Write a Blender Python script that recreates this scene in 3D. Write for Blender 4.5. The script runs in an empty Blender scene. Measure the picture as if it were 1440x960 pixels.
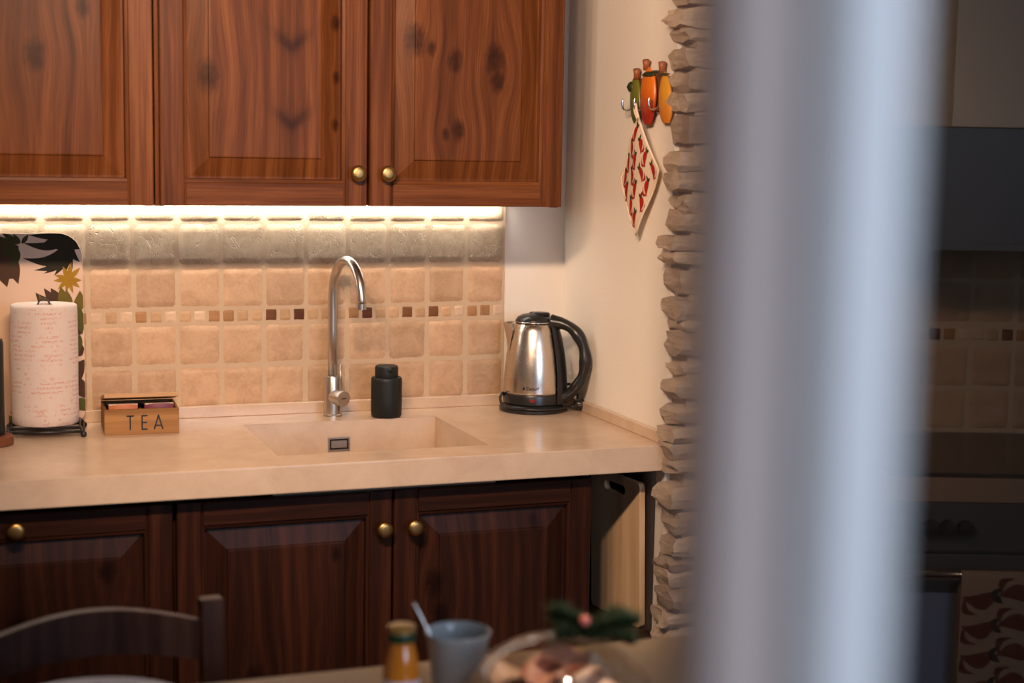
import bpy, bmesh, math, random
from mathutils import Vector, Matrix
scene = bpy.context.scene
COL = scene.collection
PI = math.pi

# ------------------------------------------------------------------ camera
YAW, PITCH, ROLL = 0.3591, 0.1209, 0.0171
def cam_axes():
    f = Vector((math.sin(YAW)*math.cos(PITCH), math.cos(YAW)*math.cos(PITCH), -math.sin(PITCH)))
    r = Vector((math.cos(YAW), -math.sin(YAW), 0)); u = r.cross(f)
    c, s = math.cos(ROLL), math.sin(ROLL)
    return c*r+s*u, -s*r+c*u, f
CR, CU, CF = cam_axes()
CAM = Vector((-1.3551, -3.671, 1.5343))
cd = bpy.data.cameras.new('camera'); cam = bpy.data.objects.new('camera', cd); COL.objects.link(cam)
m = Matrix.Identity(4)
for i in range(3):
    m[i][0] = CR[i]; m[i][1] = CU[i]; m[i][2] = -CF[i]; m[i][3] = CAM[i]
cam.matrix_world = m
cd.sensor_width = 36; cd.lens = 2204.24/1440*36; cd.clip_start = 0.05; cd.clip_end = 100
cd.dof.use_dof = True; cd.dof.focus_distance = 3.62; cd.dof.aperture_fstop = 2.1
scene.camera = cam

# ------------------------------------------------------------------ world, lights, exposure
def S(r, g, b):
    def f(c):
        c /= 255
        return c/12.92 if c <= .04045 else ((c+.055)/1.055)**2.4
    return (f(r), f(g), f(b), 1)
w = bpy.data.worlds.new('daylight'); scene.world = w; w.use_nodes = True
nt = w.node_tree; nt.nodes.clear()
wo = nt.nodes.new('ShaderNodeOutputWorld'); bg = nt.nodes.new('ShaderNodeBackground')
tc = nt.nodes.new('ShaderNodeTexCoord'); sp = nt.nodes.new('ShaderNodeSeparateXYZ'); rp = nt.nodes.new('ShaderNodeValToRGB')
rp.color_ramp.elements[0].position = .42; rp.color_ramp.elements[0].color = (.06, .06, .065, 1)
rp.color_ramp.elements[1].position = .62; rp.color_ramp.elements[1].color = (.52, .68, 1.0, 1)
mp = nt.nodes.new('ShaderNodeMath'); mp.operation = 'MULTIPLY_ADD'; mp.inputs[1].default_value = .5; mp.inputs[2].default_value = .5
nt.links.new(tc.outputs['Generated'], sp.inputs[0]); nt.links.new(sp.outputs[2], mp.inputs[0]); nt.links.new(mp.outputs[0], rp.inputs[0])
nt.links.new(rp.outputs[0], bg.inputs[0]); nt.links.new(bg.outputs[0], wo.inputs[0])
bg.inputs[1].default_value = 0.34

def area(name, loc, target, sx, sy, power, col):
    l = bpy.data.lights.new(name, 'AREA'); l.shape = 'RECTANGLE'; l.size = sx; l.size_y = sy; l.energy = power; l.color = col
    o = bpy.data.objects.new(name, l); COL.objects.link(o); o.location = loc
    o.rotation_euler = (Vector(target)-Vector(loc)).to_track_quat('-Z', 'Y').to_euler(); return o
def bulb(name, loc, power, col, rad=.04):
    l = bpy.data.lights.new(name, 'POINT'); l.energy = power; l.color = col; l.shadow_soft_size = rad
    o = bpy.data.objects.new(name, l); COL.objects.link(o); o.location = loc; return o
WARM = (1.0, .705, .505)
def spot(name, loc, target, power, col, size, blend, rad):
    l = bpy.data.lights.new(name, 'SPOT'); l.energy = power; l.color = col; l.shadow_soft_size = rad; l.spot_size = math.radians(size); l.spot_blend = blend
    o = bpy.data.objects.new(name, l); COL.objects.link(o); o.location = loc
    o.rotation_euler = (Vector(target)-Vector(loc)).to_track_quat('-Z', 'Y').to_euler(); return o
for k in range(4):                                              # bar lamp over the table, four warm spots tilted at the kitchen niche
    spot('bar_lamp_spot', (-1.36+.17*k, -2.02, 2.12), (-.22, -.25, 1.24), 50, WARM, 82, .75, .045)
spot('table_spot', (-.45, -2.05, 2.5), (-.57, -1.88, .82), 120, WARM, 18, 1, .04)
area('window_daylight', (.1, -5.0, 1.9), (-.9, -2.4, .9), 1.3, 1.6, 68, (.62, .76, 1.0))

vs = scene.view_settings
vs.view_transform = 'Standard'; vs.look = 'None'; vs.gamma = 1; vs.use_curve_mapping = False; vs.exposure = -0.08
scene.cycles.use_denoising = True
scene.cycles.max_bounces = 10; scene.cycles.transparent_max_bounces = 12
scene.cycles.caustics_reflective = False; scene.cycles.caustics_refractive = False
scene.cycles.sample_clamp_indirect = 4.0

# ------------------------------------------------------------------ mesh helpers
class MB:
    def __init__(s): s.v = []; s.f = []
    def add(s, vs, fs, M=None):
        n = len(s.v)
        s.v += [tuple(M @ Vector(v)) if M else tuple(v) for v in vs]
        s.f += [tuple(i+n for i in f) for f in fs]
        return s
    def box(s, x0, x1, y0, y1, z0, z1, M=None):
        return s.add([(x0,y0,z0),(x1,y0,z0),(x1,y1,z0),(x0,y1,z0),(x0,y0,z1),(x1,y0,z1),(x1,y1,z1),(x0,y1,z1)],
              [(0,3,2,1),(4,5,6,7),(0,1,5,4),(1,2,6,5),(2,3,7,6),(3,0,4,7)], M)
    def lathe(s, prof, n=32, M=None, cap=True):
        vs = []; fs = []
        for (r, z) in prof:
            for k in range(n):
                a = 2*PI*k/n; vs.append((r*math.cos(a), r*math.sin(a), z))
        for i in range(len(prof)-1):
            for k in range(n):
                k2 = (k+1) % n; fs.append((i*n+k, i*n+k2, (i+1)*n+k2, (i+1)*n+k))
        if cap:
            fs.append(tuple(range(n-1, -1, -1))); b = (len(prof)-1)*n; fs.append(tuple(range(b, b+n)))
        return s.add(vs, fs, M)
    def tube(s, pts, rad, n=12, M=None, flat=None, side=None, closed=False):
        P = [Vector(p) for p in pts]; N = len(P)
        R = rad if isinstance(rad, (list, tuple)) else [rad]*N
        vs = []; fs = []; prev = None
        for i in range(N):
            if closed: t = P[(i+1) % N]-P[i-1]
            else: t = (P[min(i+1, N-1)]-P[max(i-1, 0)])
            t.normalize()
            if side is not None: a = Vector(side); a = (a-t*a.dot(t)).normalized()
            elif prev is None:
                a = Vector((0,0,1)) if abs(t.z) < .9 else Vector((1,0,0)); a = (a-t*a.dot(t)).normalized()
            else: a = (prev-t*prev.dot(t)).normalized()
            prev = a; b = t.cross(a); fl = flat[i] if isinstance(flat, (list, tuple)) else (flat or 1)
            for k in range(n):
                q = 2*PI*k/n; vs.append(tuple(P[i]+a*(R[i]*fl*math.cos(q))+b*(R[i]*math.sin(q))))
        for i in range(N if closed else N-1):
            j = (i+1) % N
            for k in range(n):
                k2 = (k+1) % n; fs.append((i*n+k, i*n+k2, j*n+k2, j*n+k))
        if not closed:
            fs.append(tuple(range(n-1, -1, -1))); fs.append(tuple(range((N-1)*n, N*n)))
        return s.add(vs, fs, M)
    def prism(s, poly, y0, y1, M=None):                          # polygon in x,z extruded along y
        n = len(poly)
        vs = [(x, y0, z) for x, z in poly]+[(x, y1, z) for x, z in poly]
        fs = [tuple(range(n)), tuple(range(2*n-1, n-1, -1))]+[(i, i+n, (i+1) % n+n, (i+1) % n) for i in range(n)]
        return s.add(vs, fs, M)
    def grid(s, fn, nu, nv):
        vs = [fn(i/nu, j/nv) for j in range(nv+1) for i in range(nu+1)]
        fs = [(j*(nu+1)+i, j*(nu+1)+i+1, (j+1)*(nu+1)+i+1, (j+1)*(nu+1)+i) for j in range(nv) for i in range(nu)]
        return s.add(vs, fs)
    def mesh(s, name, mat, smooth=False):
        me = bpy.data.meshes.new(name); me.from_pydata(s.v, [], s.f); me.materials.append(mat)
        bm = bmesh.new(); bm.from_mesh(me); bmesh.ops.recalc_face_normals(bm, faces=bm.faces); bm.to_mesh(me); bm.free()
        if smooth:
            for p in me.polygons: p.use_smooth = True
            if smooth is not True: me.set_sharp_from_angle(angle=math.radians(smooth))
        return me
    def build(s, name, mat, parent=None, smooth=False, bevel=0, seg=2, loc=None, rot=None):
        return link(name, s.mesh(name, mat, smooth), parent, bevel, seg, loc, rot)
def link(name, me, parent=None, bevel=0, seg=2, loc=None, rot=None):
    o = bpy.data.objects.new(name, me); COL.objects.link(o); o.parent = parent
    if loc is not None: o.location = loc
    if rot is not None: o.rotation_euler = rot
    if bevel:
        b = o.modifiers.new('bevel', 'BEVEL'); b.width = bevel; b.segments = seg; b.limit_method = 'ANGLE'; b.angle_limit = math.radians(35)
    return o
def tag(o, label, cat, group=None):
    o['label'] = label; o['category'] = cat
    if group: o['group'] = group
    return o
def thing(name, label, cat, loc=(0,0,0), rz=0, group=None):
    o = bpy.data.objects.new(name, None); COL.objects.link(o); o.location = loc; o.rotation_euler = (0,0,rz); o.empty_display_size = .05
    return tag(o, label, cat, group)
def struct(o): o['kind'] = 'structure'; return o
def copy_tree(o, parent=None):
    c = o.copy(); COL.objects.link(c); c.parent = parent
    for ch in list(o.children): copy_tree(ch, c)
    return c
def rot_to(d):                                                   # matrix turning +z to direction d
    return Vector(d).to_track_quat('Z', 'Y').to_matrix().to_4x4()
def at(x, y, z, d=None):
    return Matrix.Translation((x, y, z)) @ (rot_to(d) if d else Matrix.Identity(4))
def smooth_path(P, n=8):                                        # Catmull-Rom through the points
    P = [Vector(p) for p in P]; out = []
    for i in range(len(P)-1):
        a, b, c, d = P[max(i-1, 0)], P[i], P[i+1], P[min(i+2, len(P)-1)]
        for k in range(n):
            t = k/n; out.append(.5*((2*b)+(c-a)*t+(2*a-5*b+4*c-d)*t*t+(3*b-a-3*c+d)*t**3))
    return out+[P[-1]]

# ------------------------------------------------------------------ materials
class NT:
    def __init__(s, name):
        s.m = bpy.data.materials.new(name); s.m.use_nodes = True; s.t = s.m.node_tree; s.b = s.t.nodes['Principled BSDF']; s.o = s.t.nodes['Material Output']
    def n(s, typ, **kw):
        x = s.t.nodes.new(typ)
        for k, v in kw.items(): setattr(x, k, v)
        return x
    def l(s, a, b): s.t.links.new(a, b)
    def val(s, sock, v):
        if hasattr(v, 'node'): s.l(v, sock)
        else: sock.default_value = v
    def math(s, op, a, b=0, c=0, clamp=False):
        x = s.n('ShaderNodeMath', operation=op, use_clamp=clamp)
        for i, v in enumerate((a, b, c)): s.val(x.inputs[i], v)
        return x.outputs[0]
    def noise(s, vec, scale, detail=3, rough=.55, dist=0):
        x = s.n('ShaderNodeTexNoise'); x.inputs['Scale'].default_value = scale; x.inputs['Detail'].default_value = detail
        x.inputs['Roughness'].default_value = rough; x.inputs['Distortion'].default_value = dist
        if vec is not None: s.l(vec, x.inputs['Vector'])
        return x.outputs[0]
    def comb(s, x, y, z):
        c = s.n('ShaderNodeCombineXYZ')
        for i, v in enumerate((x, y, z)): s.val(c.inputs[i], v)
        return c.outputs[0]
    def ramp(s, fac, stops):
        r = s.n('ShaderNodeValToRGB'); e = r.color_ramp.elements
        while len(e) < len(stops): e.new(.5)
        for i, (p, c) in enumerate(stops): e[i].position = p; e[i].color = c
        s.val(r.inputs[0], fac); return r.outputs[0]
    def mix(s, fac, a, b, mode='MIX'):
        x = s.n('ShaderNodeMix', data_type='RGBA', blend_type=mode)
        s.val(x.inputs[0], fac); s.val(x.inputs[6], a); s.val(x.inputs[7], b); return x.outputs[2]
    def sstep(s, v, a, b):
        x = s.n('ShaderNodeMapRange', interpolation_type='SMOOTHSTEP'); s.val(x.inputs[0], v); x.inputs[1].default_value = a; x.inputs[2].default_value = b; return x.outputs[0]
    def obj(s): return s.n('ShaderNodeTexCoord').outputs['Object']
    def xyz(s, v):
        x = s.n('ShaderNodeSeparateXYZ'); s.l(v, x.inputs[0]); return x.outputs
    def rnd(s): return s.n('ShaderNodeObjectInfo').outputs['Random']
    def bump(s, h, strength=.3, dist=.002):
        x = s.n('ShaderNodeBump'); x.inputs['Strength'].default_value = strength; x.inputs['Distance'].default_value = dist
        s.l(h, x.inputs['Height']); s.l(x.outputs[0], s.b.inputs['Normal'])
    def fin(s, col=None, rough=.5, metal=0, spec=.5, coat=0):
        if col is not None: s.val(s.b.inputs['Base Color'], col)
        s.val(s.b.inputs['Roughness'], rough); s.val(s.b.inputs['Metallic'], metal); s.b.inputs['Specular IOR Level'].default_value = spec
        s.b.inputs['Coat Weight'].default_value = coat; return s.m

def plain(name, col, rough=.5, metal=0, spec=.5, var=.08, scale=30, bump=0, coat=0):
    t = NT(name); o = t.obj(); f = t.noise(o, scale, 4)
    c = t.mix(t.math('MULTIPLY', f, var*2), col, (col[0]*.55, col[1]*.55, col[2]*.55, 1))
    if bump: t.bump(f, bump, .003)
    return t.fin(c, rough, metal, spec, coat)

def wood(name, dark, mid, light, grain='z', knots=(), chevrons=(), rough=.38, scale=1.0, streak=1.0, knotcol=None):
    """stained pine: stretched grain that flows round the listed knots (x, z, radius in metres, object space)"""
    t = NT(name); X, Y, Z = t.xyz(t.obj()); rnd = t.rnd()
    mask = 0.0; Xw = X
    for (kx, kz, r) in knots:
        dx = t.math('SUBTRACT', X, kx); dz = t.math('MULTIPLY', t.math('SUBTRACT', Z, kz), .62)
        d2 = t.math('DIVIDE', t.math('ADD', t.math('MULTIPLY', dx, dx), t.math('MULTIPLY', dz, dz)), r*r)
        wgt = t.math('DIVIDE', 1, t.math('POWER', t.math('ADD', 1, t.math('MULTIPLY', d2, .16)), 2))
        k = t.math('DIVIDE', t.math('MULTIPLY', wgt, 1.6), t.math('ADD', 1, t.math('MULTIPLY', wgt, 1.6)))
        Xw = t.math('SUBTRACT', Xw, t.math('MULTIPLY', dx, k))
        rag = t.math('MULTIPLY', t.noise(t.comb(t.math('MULTIPLY', X, 90), 0, t.math('MULTIPLY', Z, 55)), 1, 3), 1.5)
        mk = t.sstep(t.math('ADD', d2, rag), 2.3, .35)
        mask = mk if isinstance(mask, float) else t.math('MAXIMUM', mask, mk)
    for (kx, kz, r) in chevrons:                                  # book-matched knot: a downward V of dark grain
        dx = t.math('ABSOLUTE', t.math('SUBTRACT', X, kx)); dz = t.math('SUBTRACT', Z, kz)
        v = t.math('DIVIDE', t.math('SUBTRACT', dz, t.math('MULTIPLY', dx, .75)), r*.42)
        a = t.math('DIVIDE', 1, t.math('ADD', 1, t.math('POWER', t.math('MULTIPLY', v, v), 1.4)))
        q = t.math('DIVIDE', dx, r); q = t.math('MULTIPLY', q, q)
        mk = t.math('MULTIPLY', a, t.math('DIVIDE', 1, t.math('ADD', 1, t.math('MULTIPLY', q, q))))
        mk = t.math('MULTIPLY', mk, t.math('ADD', .55, t.math('MULTIPLY', t.noise(t.comb(X, 0, Z), 160, 2), .6)))
        mask = mk if isinstance(mask, float) else t.math('MAXIMUM', mask, mk)
    across, along = (Xw, Z) if grain == 'z' else (Z, Xw)
    off = t.math('MULTIPLY', rnd, 37.0)
    across = t.math('ADD', across, t.math('MULTIPLY', off, .37))
    wob = t.noise(t.comb(t.math('MULTIPLY', across, 9*scale), off, t.math('MULTIPLY', along, 1.6*scale)), 1, 3)
    fig = t.math('SINE', t.math('ADD', t.math('MULTIPLY', across, 210*scale), t.math('MULTIPLY', wob, 15)))
    fine = t.noise(t.comb(t.math('MULTIPLY', across, 330*scale), off, t.math('MULTIPLY', along, 7*scale)), 1, 5, .62)
    broad = t.noise(t.comb(t.math('MULTIPLY', across, 24*scale), off, t.math('MULTIPLY', along, .9*scale)), 1, 3)
    v = t.math('ADD', t.math('MULTIPLY', fig, .055*streak), t.math('ADD', t.math('MULTIPLY', fine, .5*streak), t.math('MULTIPLY', broad, .72)))
    v = t.math('SUBTRACT', v, .1)
    c = t.ramp(v, [(.22, dark), (.5, mid), (.8, light)])
    if not isinstance(mask, float): c = t.mix(t.math('MULTIPLY', mask, .84), c, knotcol or (dark[0]*.5, dark[1]*.42, dark[2]*.4, 1))
    t.bump(fine, .12, .001)
    return t.fin(c, rough, 0, .09)

def travertine(name, base, dark, pits=.4, bump=.5, veins=0):
    t = NT(name); o = t.obj(); r = t.rnd()
    mv = t.n('ShaderNodeVectorMath', operation='ADD'); t.l(o, mv.inputs[0]); t.l(t.comb(t.math('MULTIPLY', r, 19), t.math('MULTIPLY', r, 7), t.math('MULTIPLY', r, 31)), mv.inputs[1]); p = mv.outputs[0]
    n1 = t.noise(p, 22, 5, .6, .6); n2 = t.noise(p, 130, 4, .7)
    f = t.math('ADD', t.math('MULTIPLY', n1, .7), t.math('MULTIPLY', n2, pits))
    c = t.ramp(f, [(.3, dark), (.62, base), (.9, (min(base[0]*1.12, 1), min(base[1]*1.13, 1), min(base[2]*1.15, 1), 1))])
    tone = t.math('ADD', .87, t.math('MULTIPLY', r, .2)); c = t.mix(1.0, c, t.comb(tone, tone, tone), 'MULTIPLY')
    h = t.math('ADD', t.math('MULTIPLY', n1, .6), t.math('MULTIPLY', n2, .4))
    if veins:
        vo = t.noise(p, 13, 4, .6, .5); cr = t.math('ABSOLUTE', t.math('SUBTRACT', vo, .5)); cr = t.sstep(cr, 0, .012); h = t.math('ADD', h, t.math('MULTIPLY', cr, veins))
        c = t.mix(t.math('MULTIPLY', t.math('SUBTRACT', 1, cr), .35), c, (.8, .7, .55, 1))
    t.bump(h, bump, .004)
    return t.fin(c, .72, 0, .3)

def metal(name, col, rough=.25, brushed=0, axis='z'):
    t = NT(name); X, Y, Z = t.xyz(t.obj())
    if brushed:
        v = t.comb(t.math('MULTIPLY', X, 8), t.math('MULTIPLY', Y, 8), t.math('MULTIPLY', Z, brushed)) if axis == 'z' else t.comb(t.math('MULTIPLY', X, brushed), t.math('MULTIPLY', Y, brushed), t.math('MULTIPLY', Z, 8))
        n = t.noise(v, 1, 3); rough = t.math('ADD', rough-.06, t.math('MULTIPLY', n, .12))
    else:
        n = t.noise(t.comb(X, Y, Z), 60, 3); rough = t.math('ADD', rough-.04, t.math('MULTIPLY', n, .1))
    return t.fin(col, rough, 1)

def glass(name, col=(1,1,1,1), rough=0.0, ior=1.45):
    t = NT(name); t.b.inputs['Base Color'].default_value = col; t.b.inputs['Transmission Weight'].default_value = 1
    t.b.inputs['Roughness'].default_value = rough; t.b.inputs['IOR'].default_value = ior; return t.m

def pane_glass(name, tint):
    t = NT(name); tr = t.n('ShaderNodeBsdfTransparent'); tr.inputs[0].default_value = tint
    gl = t.n('ShaderNodeBsdfGlossy'); gl.inputs['Roughness'].default_value = .02
    fr = t.n('ShaderNodeFresnel'); ge = t.n('ShaderNodeNewGeometry'); t.l(t.math('SUBTRACT', 1.5, t.math('MULTIPLY', ge.outputs['Backfacing'], 1.5-1/1.5)), fr.inputs[0]); mx = t.n('ShaderNodeMixShader')
    t.l(fr.outputs[0], mx.inputs[0]); t.l(tr.outputs[0], mx.inputs[1]); t.l(gl.outputs[0], mx.inputs[2]); t.l(mx.outputs[0], t.o.inputs[0]); return t.m

M_plaster = NT('plaster'); _o = M_plaster.obj(); _n = M_plaster.noise(_o, 85, 4, .6); M_plaster.bump(_n, .22, .004)
M_plaster = M_plaster.fin(M_plaster.mix(M_plaster.math('MULTIPLY', M_plaster.noise(_o, 4, 3), .25), S(236,226,212), S(220,207,190)), .85, 0, .2)
W_D, W_M, W_L = (.034,.0098,.0026,1), (.120,.0355,.0090,1), (.24,.083,.024,1)
B_D, B_M, B_L = (.010,.0038,.0024,1), (.027,.0088,.0045,1), (.066,.020,.0088,1)  # same pine as the wall cabinets, with the shade lower down mixed in
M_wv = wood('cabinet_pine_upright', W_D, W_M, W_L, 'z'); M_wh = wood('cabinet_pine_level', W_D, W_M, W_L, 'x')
M_bv = wood('shaded_pine_upright', B_D, B_M, B_L, 'z'); M_bh = wood('shaded_pine_level', B_D, B_M, B_L, 'x')
M_grout = plain('grout', S(204,178,148), .9, 0, .2, .15, 120, .3)
M_tile = travertine('travertine_tile', S(197,162,129), S(170,136,103), .4, .45)
M_tileg = travertine('travertine_tile_riven', S(200,176,146), S(166,140,110), .4, .6, .9)
M_mos = {k: travertine('mosaic_'+k, a, b, .6, .5) for k, a, b in (('cream', S(208,178,148), S(194,162,130)), ('sand', S(192,156,118), S(170,132,96)), ('tan', S(165,122,82), S(135,96,62)), ('brown', S(112,70,42), S(74,42,24)), ('dark', S(88,50,30), S(48,26,15)))}
_t = NT('cream_stone'); _o = _t.obj(); _n1 = _t.noise(_o, 14, 6, .62, .5); _n2 = _t.noise(_o, 240, 3, .7); _f = _t.math('ADD', _t.math('MULTIPLY', _n1, .75), _t.math('MULTIPLY', _n2, .3))
_t.bump(_n2, .05, .001); M_stone = _t.fin(_t.ramp(_f, [(.25, S(188,160,134)), (.55, S(203,176,149)), (.85, S(214,190,164))]), .24, 0, .75)
M_steel = metal('brushed_steel', (.62,.55,.47,1), .25, 0); M_tap = metal('brushed_tap_steel', (.55,.50,.45,1), .33, 420)
M_chrome = metal('chrome', (.78,.76,.73,1), .12); M_brass = metal('aged_brass', (.42,.24,.08,1), .34)
M_black = plain('black_plastic', (.012,.011,.011,1), .32, 0, .5, .1); M_matte = plain('matte_black', (.011,.012,.011,1), .5, 0, .35, .1, 90, .05)
M_wire = plain('black_wire', (.012,.01,.01,1), .4); M_red = plain('red_lens', (.22,.012,.015,1), .25)
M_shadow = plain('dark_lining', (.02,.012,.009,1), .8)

# ------------------------------------------------------------------ the setting
XS = .164
struct(MB().box(-4.2, XS+.1, 0.008, .12, 0, 2.7).build('wall_back', M_plaster))
wall_back = bpy.data.objects['wall_back']
struct(MB().box(XS, XS+.1, -.60, .008, 0, 2.7).build('wall_right', M_plaster))
struct(MB().box(-4.3, -4.2, -4.6, .12, 0, 2.7).build('wall_left', M_plaster))
struct(MB().box(-4.3, 3.6, -4.6, .12, 2.7, 2.8).build('ceiling', M_plaster))
_t = NT('terracotta'); _o = _t.obj(); _br = _t.n('ShaderNodeTexBrick'); _br.offset = 0; _br.inputs['Scale'].default_value = 1; _br.inputs['Brick Width'].default_value = .3; _br.inputs['Row Height'].default_value = .3; _br.inputs['Mortar Size'].default_value = .006
_br.inputs['Color1'].default_value = S(140,88,62); _br.inputs['Color2'].default_value = S(122,76,54); _br.inputs['Mortar'].default_value = S(120,104,88); _t.l(_o, _br.inputs['Vector'])
M_floor = _t.fin(_br.outputs[0], .5)
struct(MB().box(-4.3, 3.6, -6.2, .12, -.1, 0).build('floor', M_floor))
struct(MB().box(-4.3, -.9, -4.7, -4.6, 0, 2.7).box(1.1, 3.6, -4.7, -4.6, 0, 2.7).box(-.9, 1.1, -4.7, -4.6, 2.35, 2.7).build('wall_front', M_plaster))
struct(MB().box(3.0, 3.1, -4.6, .12, 0, 2.7).build('wall_far_right', M_plaster))

# tiles of the splashback, each its own piece of the back wall
def tile_mesh(name, w, h, d, mat, seed, rough=.0016, n=10, tilt=0):
    rnd = random.Random(seed); vs = []; fs = []
    ed = {}
    def jit(): return rnd.uniform(-rough, rough)
    for j in range(n+1):
        for i in range(n+1):
            u = -1+2*i/n; v = -1+2*j/n
            # squash the corners so the outline is rounded
            k = 1-.05*(max(0, abs(u)-.6)/.4)**3*(max(0, abs(v)-.6)/.4)**3
            x = u*w/2*k; z = v*h/2*k
            e = max(abs(u), abs(v))
            y = -d*(1-.62*max(0, (e-.8)/.2)**3)+rnd.uniform(-.0004, .0004)
            if e > .99: x += jit(); z += jit()
            y += tilt*z
            vs.append((x, y, z))
    for j in range(n):
        for i in range(n): fs.append((j*(n+1)+i, j*(n+1)+i+1, (j+1)*(n+1)+i+1, (j+1)*(n+1)+i))
    ring = [i for i in range(n)]+[j*(n+1)+n for j in range(n)]+[n*(n+1)+n-i for i in range(n)]+[(n-j)*(n+1) for j in range(n)]
    b = len(vs)
    for q in ring: vs.append((vs[q][0], .0, vs[q][2]))
    for q in range(len(ring)):
        q2 = (q+1) % len(ring); fs.append((ring[q], ring[q2], b+q2, b+q))
    return MB().add(vs, fs).mesh(name, mat, 50)
PC = .1011; HM = .0347; Z0 = 1.3553
MB().box(-1.84, 0, .0008, .0085, .9, 1.46).build('grout', M_grout, wall_back)
tv = [tile_mesh('tile', PC-.0038, .0968, .008, M_tile, s, .0013) for s in range(5)]
tg = [tile_mesh('tile', PC-.0038, .0968, .0092, M_tileg, 20+s, .0014) for s in range(4)]
random.seed(4)
for r in range(6):
    zt = Z0+.1-r*.1-(HM if r >= 3 else 0)
    for k in range(18):
        src = random.choice(tg if r < 2 else tv)
        o = link('tile', src, wall_back, loc=(-(k+.5)*PC+random.uniform(-.0007,.0007), .006+random.uniform(-.0006,.0006), zt-.05+random.uniform(-.0006,.0006)), rot=(random.uniform(-.008,.008), 0, random.uniform(-.01,.01)))
        if r < 2: o.rotation_euler.x += .01
        if r == 5: o.location.z += .0; 
mosm = {k: [tile_mesh('mosaic_tile', PC/3-.0016, HM-.0016, .0066, M_mos[k], 50+s, .0006, 6) for s in range(2)] for k in M_mos}
seq = ['cream','tan','tan','cream','sand','brown','sand','brown','sand','sand','dark','tan','sand','sand','sand','dark','sand','brown','sand','sand','tan','tan','cream','sand','cream','sand','tan','cream','sand','cream','tan','cream','tan','cream','sand','cream']
zm = Z0-2*.1-HM/2
for k, kind in enumerate(seq):
    link('mosaic_tile', mosm[kind][k % 2], wall_back, loc=(-(k+.5)*PC/3, .006, zm+random.uniform(-.0006,.0006)), rot=(random.uniform(-.02,.02), 0, random.uniform(-.02,.02)))

# rough stone pillar that ends the kitchen niche
def stone_mesh(w, d, h, seed, mat, jag=1.0):
    rnd = random.Random(seed); bm = bmesh.new(); bmesh.ops.create_cube(bm, size=1)
    bmesh.ops.subdivide_edges(bm, edges=bm.edges[:], cuts=2, use_grid_fill=True)
    ph = [rnd.uniform(0, 6.28) for _ in range(6)]
    for v in bm.verts:
        x, y, z = v.co
        ex = 1-.24*(abs(2*z)**2)*(.3+.7*rnd.random()) ; ey = 1-.22*(abs(2*z)**2)*(.5+.5*rnd.random()); ez = 1-.25*(abs(2*x)**3)*rnd.random()-.25*(abs(2*y)**3)*rnd.random()
        if x < 0: ex += .10*math.sin(ph[0]+4*z)*jag
        nx = x*w*(1-(1-ex)*min(.05/w, 1)) if True else x
        v.co = (nx+rnd.uniform(-.0055,.0055)*jag, y*d*ey+rnd.uniform(-.003,.003), z*h*ez+rnd.uniform(-.0025,.0025)*jag)
    me = bpy.data.meshes.new('stone'); bm.to_mesh(me); bm.free(); me.materials.append(mat)
    for p in me.polygons: p.use_smooth = True
    me.set_sharp_from_angle(angle=math.radians(32)); return me
def slate(name, a, b, c):
    t = NT(name); o = t.obj(); r = t.rnd(); X, Y, Z = t.xyz(o)
    off = t.math('MULTIPLY', r, 23)
    n = t.noise(t.comb(t.math('ADD', t.math('MULTIPLY', X, 18), off), t.math('MULTIPLY', Y, 18), t.math('MULTIPLY', Z, 110)), 1, 5, .65, .4); n2 = t.noise(o, 60, 4, .6)
    f = t.math('ADD', t.math('MULTIPLY', n, .6), t.math('ADD', t.math('MULTIPLY', n2, .3), t.math('MULTIPLY', t.math('SUBTRACT', r, .5), .35)))
    t.bump(t.math('ADD', n, n2), .7, .006)
    return t.fin(t.ramp(f, [(.25, a), (.5, b), (.8, c)]), .85, 0, .25)
M_slate = slate('slate_stone', S(150,130,114), S(188,166,144), S(214,192,168))
M_mortar = plain('lime_mortar', S(190,168,146), .9, 0, .2, .3, 40, .6)
pillar = struct(MB().box(XS+.012, .57, -.668, -.57, 0, 2.7).build('stone_pillar', M_mortar))
courses = [(1.877,1.909,.096),(1.844,1.873,.11),(1.8,1.839,.094),(1.767,1.796,.114),(1.711,1.755,.11),(1.664,1.704,.113),(1.625,1.661,.112),(1.555,1.616,.12),(1.498,1.54,.1),(1.456,1.495,.098),(1.413,1.446,.124),(1.366,1.409,.111),(1.332,1.358,.09),(1.299,1.324,.096),(1.233,1.288,.117),(1.179,1.223,.105),(1.158,1.174,.122),(1.1,1.154,.116),(1.061,1.089,.131),(1.007,1.048,.11),(.952,.993,.114),(.917,.948,.104),(.876,.912,.108),(.843,.872,.11),(.769,.822,.101),(.713,.76,.118),(.659,.703,.116),(.631,.655,.11),(.59,.628,.11),(.539,.587,.108),(.501,.533,.104),(.454,.494,.109),(.405,.449,.114),(.357,.401,.11)]
z = 1.915
while z < 2.64: courses.append((z, z+.037, .105)); z += .044
z = .308
while z > 0: courses.append((z, z+.041, .108)); z -= .05
rs = random.Random(11)
for ci, (za, zb, xl) in enumerate(courses):
    x = xl+.036; first = True
    while x < .56:
        wd = rs.uniform(.13, .25); x1 = min(x+wd, .575)
        if .575-x1 < .06: x1 = .575
        h = (zb-za)+.007; fr = -.685+rs.uniform(-.006, .01)
        o = link('stone', stone_mesh(x1-x, .085, h, ci*31+int(x*100), M_slate, 1.2 if first else .7), pillar,
                 loc=((x+x1)/2, fr+.0425, (za+zb)/2+(0 if first else rs.uniform(-.003,.003))), rot=(0, rs.uniform(-.03,.03), 0))
        x = x1+rs.uniform(.004, .01); first = False

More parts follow.
